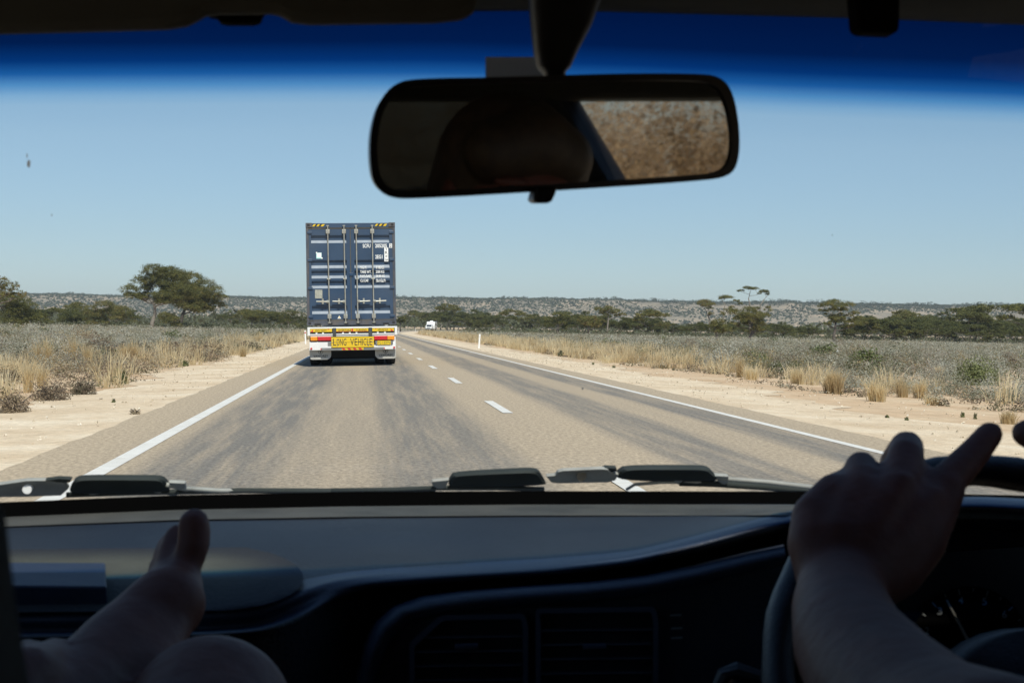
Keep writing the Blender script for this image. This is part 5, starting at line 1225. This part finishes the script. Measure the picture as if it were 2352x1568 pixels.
# rear-view mirror
a_ = math.radians(11.0); til = math.radians(3.7); rol = math.radians(2.2)
mc = at(1270, 314, 1.0)
nm = Vector((math.sin(a_)*math.cos(til), -math.cos(a_)*math.cos(til), -math.sin(til)))
ux = Vector((math.cos(a_), math.sin(a_), 0)); uz = ux.cross(-nm) * -1
uz = nm.cross(ux) * 1.0
if uz.z < 0: uz = -uz
ux, uz = ux * math.cos(rol) + uz * math.sin(rol), uz * math.cos(rol) - ux * math.sin(rol)
def mpt(x, z, y=0.0): return mc + ux * x + uz * z + nm * y     # metres on the mirror face
def inv(px, py):      # survey position to mirror-face metres
    r_ = (at(px, py, 1) - CAMPOS); t_ = (mc - CAMPOS).dot(nm) / r_.dot(nm); q_ = CAMPOS + r_ * t_ - mc; return (q_.dot(ux), q_.dot(uz))
def smoothpoly(P, it=3):
    for _ in range(it):
        Q = []
        for i in range(len(P)):
            a, b = P[i], P[(i+1) % len(P)]; Q += [(a[0]*.75 + b[0]*.25, a[1]*.75 + b[1]*.25), (a[0]*.25 + b[0]*.75, a[1]*.25 + b[1]*.75)]
        P = Q
    return P
outer = smoothpoly([(848, 300), (866, 235), (905, 190), (965, 181), (1150, 179), (1400, 170), (1590, 170), (1650, 176), (1680, 215), (1694, 300), (1692, 370), (1672, 406), (1600, 417), (1250, 440), (960, 457), (890, 456), (855, 425), (846, 370)], 2)
inner = smoothpoly([(864, 310), (880, 245), (915, 208), (970, 197), (1150, 192), (1400, 186), (1580, 186), (1634, 193), (1660, 225), (1676, 300), (1675, 360), (1655, 393), (1600, 402), (1250, 424), (960, 441), (905, 440), (873, 415), (863, 370)], 2)
O3 = [inv(*p) for p in outer]; I3 = [inv(*p) for p in inner]; n_ = len(O3)
mir = empty('rear_view_mirror', mc); bpy.context.view_layer.update(); mir.parent = car; mir.matrix_parent_inverse = car.matrix_world.inverted(); bpy.context.view_layer.update()
KM = dict(parent=mir, keepworld=True)
mb = MB(); sc2 = lambda P, s: [(x * s, z * s) for x, z in P]
L1 = [mpt(x, z, .004) for x, z in O3]; L0 = [mpt(x, z, .004) for x, z in I3]; L00 = [mpt(x, z, .001) for x, z in I3]; L2 = [mpt(x * .985, z * .96, -.012) for x, z in O3]; L3 = [mpt(x * .9, z * .72, -.03) for x, z in O3]
fs = []
for k_ in range(4): fs += [(k_*n_ + i, k_*n_ + (i+1) % n_, (k_+1)*n_ + (i+1) % n_, (k_+1)*n_ + i) for i in range(n_)]
fs.append(tuple(4*n_ + i for i in range(n_)))
mb.add(L00 + L0 + L1 + L2 + L3, fs); mb.build('housing', M_PLB, smooth=False, **KM)
mg = bpy.data.materials.new('silvered glass'); mg.use_nodes = True; pg = mg.node_tree.nodes['Principled BSDF']
pg.inputs['Metallic'].default_value = 1; pg.inputs['Roughness'].default_value = .024; pg.inputs['Base Color'].default_value = (.72, .72, .70, 1)
mb = MB(); mb.add([mpt(x, z, .0012) for x, z in I3], [tuple(range(n_))]); mb.build('mirror_glass', mg, **KM)
mb = MB(); mb.prism([at(x, y, .985) for x, y in ((1232, 432), (1282, 428), (1276, 448), (1268, 464), (1258, 467), (1232, 467), (1224, 460))], nm * -.014); mb.build('dipping_tab', M_PLB, bevel=.002, **KM)
mb = MB()
rings = []
for y, xa, xb, d, th in ((-60, 1208, 1395, .93, .022), (0, 1214, 1380, .955, .022), (60, 1219, 1358, .975, .02), (120, 1226, 1326, .995, .018), (155, 1234, 1310, 1.005, .015), (168, 1248, 1296, 1.008, .012), (190, 1255, 1290, 1.012, .01)):
    c = at((xa + xb) / 2, y, d); hw = (xb - xa) / 2 / F * d
    rings.append([c + Vector((hw * math.copysign(abs(math.cos(t_)) ** .6, math.cos(t_)), th * math.copysign(abs(math.sin(t_)) ** .7, math.sin(t_)), 0)) for t_ in [2*PI*i/20 for i in range(21)]])
mb.grid(rings); mb.build('mirror_arm', mat('dark arm plastic', (.02, .02, .018), .5, .1, 8), smooth=True, **KM)

# wipers outside the glass, parked along its foot
M_WIPE = mat('weathered wiper metal', (.27, .28, .26), .6, .2, 40, dust=(.4, .36, .3), dust_amt=.5)
M_WBLK = mat('black wiper fin', (.030, .036, .034), .8, .1, 30, spec=.2)
WD = -.035
def wp(x, y, e=0.0): return on_glass(x, y, WD - .012 - e)
def flat(name, poly, m, parent, th=.008, e=0.0, bev=.0015):
    mb = MB(); mb.prism([wp(x, y, e) for x, y in poly], (0, th, th * .4)); return mb.build(name, m, parent=parent, keepworld=True, bevel=bev)
def fin(name, poly, parent):
    sm = smoothpoly(poly, 2); mb = MB(); ym = max(p[1] for p in sm); sm = [(x, ym - (ym - y) * .84) for x, y in sm]
    b_ = [wp(x, y, .0) for x, y in sm]; cx_, cy_ = sum(p[0] for p in sm) / len(sm), sum(p[1] for p in sm) / len(sm)
    f_ = [wp(cx_ + (x - cx_) * .93, cy_ + (y - cy_) * .72, -.008) for x, y in sm]; g_ = [p + Vector((0, .012, .003)) for p in b_]; n = len(sm)
    mb.add(f_ + b_ + g_, [tuple(range(n))] + [(i, (i+1) % n, n + (i+1) % n, n + i) for i in range(n)] + [(n + i, n + (i+1) % n, 2*n + (i+1) % n, 2*n + i) for i in range(n)] + [tuple(2*n + i for i in range(n))])
    return mb.build(name, M_WBLK, parent=parent, keepworld=True)
def wbar(name, pts, r, m, parent, sides=8):
    mb = MB(); mb.tube([wp(x, y) for x, y in pts], r, sides); return mb.build(name, m, parent=parent, keepworld=True, smooth=True)
def wiper_root():
    w = empty('windscreen_wiper', wp(1300, 1100)); bpy.context.view_layer.update(); w.parent = car; w.matrix_parent_inverse = car.matrix_world.inverted(); bpy.context.view_layer.update(); return w
w1 = wiper_root()
fin('spoiler', [(158, 1130), (163, 1108), (172, 1093), (200, 1089), (350, 1090), (372, 1092), (384, 1106), (392, 1130), (300, 1136), (200, 1138)], w1)
flat('arm', [(-260, 1112), (0, 1113), (60, 1104), (120, 1103), (150, 1110), (158, 1122), (140, 1138), (60, 1141), (-260, 1146)], M_WIPE, w1)
flat('arm_clip', [(102, 1103), (135, 1099), (165, 1101), (160, 1108), (130, 1108)], M_WBLK, w1)
mb = MB(); c_ = wp(64, 1121, -.008); mb.tube([c_ + Vector((0, .004, .001)), c_ + Vector((0, -.005, -.001))], .0055, 18); mb.build('rivet', mat('bright rivet', (.9, .9, .88), .3, 0), parent=w1, keepworld=True)
wbar('blade', [(152, 1136), (300, 1131), (420, 1129), (560, 1126), (760, 1127), (1000, 1126)], .0035, M_WBLK, w1)
wbar('blade_link', [(205, 1133), (260, 1124), (300, 1121), (345, 1124), (405, 1136)], .0024, M_WIPE, w1)
wbar('blade_link', [(380, 1112), (420, 1121), (500, 1126), (620, 1127)], .003, M_WIPE, w1)
flat('joint', [(290, 1114), (316, 1114), (308, 1126), (298, 1126)], M_WIPE, w1, e=-.004)
flat('joint', [(386, 1108), (425, 1110), (428, 1118), (415, 1126), (405, 1124)], M_WIPE, w1, e=-.004)
w2 = wiper_root()
fin('spoiler', [(1028, 1115), (1036, 1092), (1046, 1083), (1180, 1074), (1228, 1072), (1240, 1078), (1252, 1103), (1256, 1112), (1150, 1118), (1050, 1122)], w2)
fin('spoiler', [(1412, 1096), (1424, 1078), (1440, 1068), (1600, 1068), (1628, 1070), (1640, 1084), (1656, 1104), (1560, 1106), (1460, 1104)], w2)
flat('arm', [(1254, 1094), (1276, 1092), (1282, 1084), (1294, 1081), (1380, 1077), (1396, 1078), (1404, 1086), (1422, 1090), (1414, 1103), (1396, 1108), (1280, 1110), (1266, 1108)], M_WIPE, w2, e=-.006)
flat('arm_clip', [(1376, 1080), (1390, 1074), (1416, 1075), (1418, 1082), (1392, 1086)], M_WBLK, w2)
mb = MB(); c_ = wp(1335, 1091, -.008); mb.tube([c_ + Vector((0, .004, .001)), c_ + Vector((0, -.004, -.001))], .0065, 18); mb.build('rivet', mat('rusty rivet', (.14, .12, .09), .6, .2, 60), parent=w2, keepworld=True)
flat('joint', [(992, 1106), (1032, 1102), (1022, 1124), (1004, 1122), (992, 1114)], M_WIPE, w2, e=-.004)
flat('joint', [(1640, 1092), (1674, 1094), (1674, 1108), (1664, 1114), (1652, 1108)], M_WIPE, w2, e=-.004)
flat('joint', [(1546, 1098), (1572, 1100), (1562, 1114), (1550, 1110)], M_WIPE, w2, e=-.004)
wbar('blade', [(760, 1126), (900, 1124), (1010, 1120), (1150, 1120), (1250, 1123)], .0032, M_WBLK, w2)
wbar('blade', [(1560, 1108), (1640, 1110), (1760, 1118), (1900, 1130), (2050, 1136)], .0045, M_WBLK, w2)
wbar('blade_link', [(1440, 1123), (1458, 1112), (1520, 1107), (1600, 1107), (1680, 1114), (1780, 1124)], .0022, M_WIPE, w2)
wbar('blade_link', [(1650, 1098), (1760, 1106), (1900, 1122)], .003, M_WIPE, w2)

# scuttle and bonnet ahead of the glass, below the line of sight
mb = MB(); mb.grid([[Vector((x, yw(x, .872) + a - .0 , b - .03*abs(x - XC)**2)) for x in np.linspace(XC - .72, XC + .72, 17)] for a, b in ((-.02, .83), (.05, .835), (.12, .82), (.4, .76), (.8, .67), (1.0, .58), (1.05, .4))])
M_CARP = mat('car paint', (.1, .13, .18), .3, .03, coat=.6)
mb.build('bonnet', M_CARP, smooth=True, **KW)
# doors, pillars, floor, tail: the shell that keeps the cabin dark
for s in (-1, 1):
    xo = XC + s * .74; xi = XC + s * .69
    a, b = sorted((xi, xo))
    blockbox('front_door', a, b, -.14, 1.35, .12, .93, M_DASHD); blockbox('rear_door', a, b, -1.15, -.16, .12, .93, M_DASHD)
    blockbox('rear_quarter', a, b, -2.2, -1.17, .12, .95, M_DASHD)
    blockbox('side_rail', *sorted((XC + s*.64, XC + s*.70)), -2.1, .95, zR - .06, zR + .03, M_HEAD)
    for y0, y1, yt0, yt1 in ((-.30, (.19 if s > 0 else -.15), -.40, (-.27 if s > 0 else -.22)), (-1.25, -1.12, -1.22, -1.1), (-2.2, -1.95, -2.0, -1.85)):
        mb = MB(); mb.prism([(xi, y0, .93), (xi, y1, .93), (XC + s*.66, yt1, zR - .02), (XC + s*.66, yt0, zR - .02)], (s * .035, 0, 0)); mb.build('pillar', M_DASHD, **KW)
    mb = MB(); mb.prism([(xi, 1.40, .90), (xi, 1.62, .88), (XC + s*.66, .98, zR), (XC + s*.66, .88, zR)], (s * .03, 0, 0)); mb.build('pillar', M_HEAD, **KW)
    G_ = glass_mat('side glass', False, gloss=.06)
    G2_ = glass_mat('light-blocking glass', False, (.012, .014, .014, 1))  # tint made nearly opaque to keep light out of the cabin
    for y0, y1, t0, t1 in ((-.15, 1.36, -.22, .88), (-1.12, -.30, -1.10, -.36), (-1.95, -1.25, -1.85, -1.22)):
        MB().add([(xi + s*.015, y0, .93), (xi + s*.015, y1, .93), (XC + s*.672, t1, zR - .03), (XC + s*.672, t0, zR - .03)], [(0, 1, 2, 3)]).build('side_window', (G_ if s > 0 else G_) if y1 > 1 else G2_, **KW)
MB().add([(XC - .68, -2.24, .95), (XC + .68, -2.24, .95), (XC + .64, -2.2, 1.27), (XC - .64, -2.2, 1.27)], [(0, 1, 2, 3)]).build('rear_window', glass_mat('rear light-blocking glass', False, (.035, .04, .04, 1)), **KW)  # dark tint added so sky light does not flood in from behind
blockbox('floor', XC - .7, XC + .7, -2.2, 1.75, .12, .17, M_SEAT); blockbox('tailgate', XC - .7, XC + .7, -2.28, -2.2, .12, .95, M_DASHD)
blockbox('firewall', XC - .7, XC + .7, 1.70, 1.74, .15, .84, M_DASHD); blockbox('rear_header', XC - .66, XC + .66, -2.24, -2.16, 1.25, zR, M_HEAD)
def seat(x, y, wid=.24):
    e = empty('seat', (x, y, .17)); bpy.context.view_layer.update(); e.parent = car; e.matrix_parent_inverse = car.matrix_world.inverted(); bpy.context.view_layer.update()
    MB().box(x - wid, x + wid, y, y + .5, .3, .45).build('cushion', M_SEAT, parent=e, keepworld=True, bevel=.05)
    return e
seat(XC - .37, -.02); seat(XC + .37, -.02)
mb = MB(); mb.prism([(XC + .37 - .23, -.02, .4), (XC + .37 - .23, .08, .4), (XC + .37 - .22, -.06, 1.0), (XC + .37 - .22, -.15, 1.0)], (.45, 0, 0)); mb.build('seat_backrest', M_SEAT, bevel=.03, **KW)
# passenger backrest, its side seen blurred at the lower left
pb = [at(x, y, .40) for x, y in ((-600, 1120), (-40, 1120), (8, 1140), (22, 1175), (36, 1300), (52, 1420), (78, 1568), (110, 1900), (-600, 1900))]
mb = MB(); mb.prism(pb, (0, -.16, -.01)); mb.build('seat_backrest', M_SEAT, bevel=.02, **KW)

# booklet lying on the passenger side of the dashboard
bk = MB()
T = [at(-60, 1290, 1.40), at(242, 1291, 1.40), at(245, 1346, 1.305), at(-60, 1343, 1.305)]
b2 = [at(-60, 1430, 1.31), at(249, 1424, 1.31)]; b3 = [T[0] - Vector((0, 0, .025)), T[1] - Vector((0, 0, .025))]
bk.add(T + b2 + b3, [(0, 1, 2, 3), (3, 2, 5, 4), (1, 7, 5, 2), (0, 3, 4, 6), (6, 4, 5, 7), (0, 6, 7, 1)])
o = bk.build('closed_book', mat('dark blue cover', (.014, .022, .045), .55, .08, 30, bump=.1, bscale=300), bevel=.002)
tag(o, 'dark blue closed book lying on the dashboard left of the bare foot', 'book')

# ------------------------------------------------------------------ people
M_SKIN = mat('skin', (.155, .050, .030), .62, .2, 22, bump=.14, bscale=70)
M_SKIN.node_tree.nodes['Principled BSDF'].inputs['Subsurface Weight'].default_value = .0
M_SHIRT = mat('dark shirt', (.05, .05, .06), .9, .1, 30); M_HAIR = mat('brown hair', (.07, .045, .026), .6, .3, 60)
def A(px, py, d, r): return (at(px, py, d), r)
wrist = A(1932, 1345, 1.035, .030)
drv = [
    [A(2300, 1790, .70, .050), A(2140, 1705, .78, .046), A(2030, 1590, .86, .0425), A(1955, 1480, .93, .0365), A(1932, 1400, .99, .033), wrist, A(1935, 1290, 1.05, .032)],
    # metacarpals to knuckles
    [wrist, A(1885, 1250, 1.055, .024), A(1880, 1190, 1.07, .020), A(1915, 1130, 1.085, .0145)],
    [wrist, A(1930, 1250, 1.05, .025), A(1955, 1170, 1.07, .020), A(1983, 1112, 1.085, .0145)],
    [wrist, A(1985, 1250, 1.05, .026), A(2030, 1170, 1.065, .021), A(2068, 1108, 1.08, .0150)],
    [wrist, A(2040, 1260, 1.055, .026), A(2090, 1190, 1.07, .022), A(2140, 1140, 1.085, .0150)],
    # tendons and knuckles under the skin of the back of the hand
    [A(1950, 1290, 1.025, .006), A(1950, 1200, 1.046, .0055), A(1915, 1130, 1.074, .0088)],
    [A(1965, 1290, 1.020, .006), A(1985, 1190, 1.043, .0055), A(1983, 1114, 1.073, .0098)],
    [A(1985, 1290, 1.020, .006), A(2035, 1190, 1.041, .0058), A(2068, 1112, 1.067, .0105)],
    [A(2010, 1290, 1.022, .006), A(2090, 1200, 1.045, .0055), A(2142, 1143, 1.072, .0100)],
    # little finger curled over the rim
    [A(1915, 1130, 1.085, .0140), A(1928, 1112, 1.115, .0105), A(1940, 1125, 1.145, .0095), A(1950, 1165, 1.155, .008)],
    # ring finger knuckle standing up, tip behind
    [A(1983, 1112, 1.085, .0145), A(1978, 1072, 1.115, .0125), A(1990, 1085, 1.15, .0105), A(2000, 1130, 1.165, .009)],
    # middle finger up and over
    [A(2068, 1108, 1.08, .0150), A(2080, 1050, 1.105, .0140), A(2083, 1026, 1.13, .0130), A(2050, 1060, 1.165, .0105), A(2045, 1100, 1.175, .0095)],
    # forefinger stretched along the top
    [A(2140, 1140, 1.085, .0150), A(2200, 1080, 1.105, .0132), A(2240, 1038, 1.118, .0118), A(2274, 996, 1.130, .0102)],
    # thumb hooked behind the rim
    [wrist, A(2050, 1305, 1.05, .0225), A(2103, 1238, 1.065, .0225), A(2143, 1178, 1.08, .0175), A(2172, 1124, 1.09, .0145)],
    [A(2103, 1238, 1.065, .0225), A(2105, 1200, 1.12, .015), A(2120, 1160, 1.165, .012), A(2150, 1135, 1.18, .0105)],
    # upper arm, shoulders, trunk, neck
    [A(2300, 1790, .70, .050), (Vector((.36, .50, .84)), .055), (Vector((.36, .28, .93)), .062), (Vector((.44, .20, .95)), .07), (Vector((.60, .20, .95)), .07), (Vector((.70, .26, .92)), .062), (Vector((.76, .52, .80)), .05), (Vector((.74, .78, .86)), .043), (Vector((.655, 1.0, .965)), .03)],
    [(Vector((.52, .20, .98)), .07), (Vector((.52, .18, .75)), .13), (Vector((.52, .14, .5)), .14), (Vector((.42, .5, .5)), .08), (Vector((.42, .72, .52)), .065), (Vector((.42, 1.0, .3)), .05)],
    [(Vector((.52, .14, .5)), .14), (Vector((.62, .5, .5)), .08), (Vector((.62, .72, .52)), .065), (Vector((.62, 1.0, .3)), .05)],
    [(Vector((.52, .20, .98)), .06), (Vector((.50, .24, 1.07)), .05), (Vector((.475, .27, 1.10)), .052)],
    # right hand on the other side of the wheel, one fingertip in view
    [(Vector((.655, 1.0, .965)), .03), A(2560, 1150, 1.10, .028), A(2500, 1100, 1.11, .022), A(2440, 1055, 1.115, .0145)],
    [A(2440, 1055, 1.115, .0145), A(2400, 1015, 1.12, .0125), A(2355, 994, 1.135, .0108)],
    [A(2500, 1100, 1.11, .022), A(2470, 1040, 1.13, .0125), A(2450, 1035, 1.16, .011), A(2455, 1070, 1.17, .01)],
    [A(2520, 1120, 1.11, .022), A(2520, 1050, 1.13, .0125), A(2505, 1045, 1.16, .011), A(2505, 1080, 1.17, .01)],
    [A(2540, 1140, 1.11, .022), A(2570, 1080, 1.13, .012), A(2560, 1075, 1.16, .010), A(2555, 1110, 1.17, .009)],
    [A(2560, 1150, 1.10, .024), A(2480, 1170, 1.12, .016), A(2430, 1140, 1.14, .013)],
]
hc = Vector((.462, .285, 1.138))
face = [(hc, .088, (.86, 1.02, 1.12)), (hc + Vector((-.01, .03, -.06)), .06, (.9, 1, 1)), (hc + Vector((-.022, .098, -.005)), .015, (.8, 1.1, 1.6)),
        (hc + Vector((-.02, .082, -.048)), .02, (1.4, .6, .5)), (hc + Vector((-.082, .0, -.005)), .02, (.35, .8, 1.4)), (hc + Vector((.078, .0, -.005)), .02, (.35, .8, 1.4)),
        (hc + Vector((-.045, .083, .022)), .018, (1.2, .5, .4)), (hc + Vector((.012, .083, .022)), .018, (1.2, .5, .4))]
driver = organic('person', drv, .0036, M_SKIN, None, 4, face)
tag(driver, 'driver in shadow, left hand over the top of the steering wheel, forefinger stretched out', 'person')
hair = organic('hair', [[(hc + Vector((0, -.01, .04)), .088), (hc + Vector((.0, -.04, .0)), .085), (hc + Vector((.01, -.05, -.06)), .06)], [(hc + Vector((-.05, .055, .055)), .038), (hc + Vector((.0, .06, .065)), .042), (hc + Vector((.035, .062, .050)), .034), (hc + Vector((.0, .05, .07)), .045), (hc + Vector((.05, .03, .05)), .04), (hc + Vector((.078, -.01, .0)), .025), (hc + Vector((.08, -.01, -.07)), .018)]], .006, M_HAIR, driver, 3)
shirt = organic('shirt', [[(Vector((.37, .42, .86)), .064), (Vector((.36, .28, .93)), .072), (Vector((.44, .19, .945)), .083), (Vector((.60, .19, .945)), .083), (Vector((.70, .26, .92)), .072), (Vector((.74, .42, .84)), .062)],
                          [(Vector((.52, .19, .93)), .10), (Vector((.52, .17, .75)), .145), (Vector((.52, .13, .5)), .155)]], .008, M_SHIRT, driver, 5)
eye = MB()
for dx in (-.045, .012):
    eye.tube([hc + Vector((dx, .078, .012)), hc + Vector((dx, .0905, .012))], [.011, .006], 10)
eye.build('eyes', M_PLB, driver, keepworld=True)

# passenger: bare foot propped on the dashboard, knee below
pas = [
    [A(-250, 2050, .72, .06), A(40, 1760, .92, .042), A(200, 1590, 1.02, .036), A(275, 1500, 1.07, .034), A(328, 1440, 1.10, .030), A(385, 1385, 1.12, .029), A(405, 1350, 1.135, .021)],
    [A(200, 1590, 1.02, .036), A(310, 1560, 1.05, .030), A(365, 1468, 1.09, .021), A(408, 1390, 1.12, .0165), A(424, 1345, 1.13, .0135)],
    [A(405, 1350, 1.135, .021), A(428, 1300, 1.145, .0120), A(444, 1252, 1.15, .0130), A(446, 1203, 1.155, .0128)],
    [A(385, 1385, 1.12, .026), A(392, 1310, 1.155, .013), A(394, 1262, 1.17, .0105), A(404, 1228, 1.18, .009)],
    [A(375, 1385, 1.13, .024), A(375, 1320, 1.17, .012), A(378, 1272, 1.185, .0095), A(388, 1245, 1.195, .0085)],
    [A(365, 1390, 1.14, .022), A(366, 1335, 1.185, .011), A(368, 1295, 1.20, .009)],
    [A(360, 1400, 1.15, .02), A(358, 1350, 1.20, .0105), A(360, 1318, 1.212, .008)],
    # leg down to the hip
    [A(-250, 2050, .72, .06), (Vector((-.18, .45, .42)), .075), (Vector((-.20, .15, .45)), .11)],
    # other leg: bent knee in view
    [(Vector((-.20, .15, .45)), .11), (Vector((-.14, .5, .63)), .075), A(482, 1650, 1.0, .0565), A(500, 1790, 1.04, .054), A(480, 2100, 1.1, .05), A(380, 2600, 1.15, .04)],
    # trunk and head
    [(Vector((-.20, .15, .45)), .13), (Vector((-.22, .10, .75)), .13), (Vector((-.22, .12, .95)), .07), (Vector((-.22, .16, 1.06)), .05)],
    [(Vector((-.22, .12, .95)), .07), (Vector((-.36, .14, .92)), .055), (Vector((-.42, .3, .72)), .045), (Vector((-.33, .55, .72)), .038), A(60, 1560, .95, .022), A(112, 1520, 1.0, .0145), A(126, 1500, 1.02, .0115)],
    [A(60, 1560, .95, .022), A(90, 1530, 1.0, .012), A(98, 1505, 1.03, .0105), A(108, 1520, 1.06, .009)],
    [A(60, 1560, .95, .022), A(60, 1520, 1.0, .012), A(62, 1500, 1.03, .0105), A(75, 1515, 1.06, .009)],
    [A(60, 1560, .95, .022), A(30, 1530, 1.0, .011), A(30, 1510, 1.03, .009), A(45, 1525, 1.06, .008)],
    [A(60, 1560, .95, .022), A(140, 1590, .97, .015), A(165, 1570, .98, .012)],
]
hp = Vector((-.23, .18, 1.17))
passenger = organic('person', pas, .0038, M_SKIN, None, 4, [(hp, .086, (.86, 1.02, 1.12)), (hp + Vector((0, .03, -.06)), .055, (.9, 1, 1)), (hp + Vector((0, .095, -.005)), .014, (.8, 1.1, 1.6))])
tag(passenger, 'passenger in shadow, one bare foot propped on the dashboard, other knee raised', 'person')
organic('hair', [[(hp + Vector((0, -.01, .04)), .088), (hp + Vector((0, -.05, -.05)), .07)]], .007, M_HAIR, passenger, 3)
organic('shirt', [[(Vector((-.22, .10, .90)), .11), (Vector((-.22, .09, .75)), .145), (Vector((-.20, .13, .5)), .15)]], .009, M_SHIRT, passenger, 4)

# ------------------------------------------------------------------ air between here and the scarp
hm = bpy.data.materials.new('dusty air'); hm.use_nodes = True; hn = hm.node_tree.nodes; hn.remove(hn['Principled BSDF'])
pv = hn.new('ShaderNodeVolumePrincipled'); pv.inputs['Color'].default_value = (.80, .90, .97, 1); pv.inputs['Density'].default_value = .00011; pv.inputs['Anisotropy'].default_value = .1
hm.node_tree.links.new(pv.outputs[0], hn['Material Output'].inputs['Volume'])
tag(MB().box(-5400, 6700, -95, 4700, -1.6, 85).build('haze', hm), kind='stuff')
#@@NEXT@@
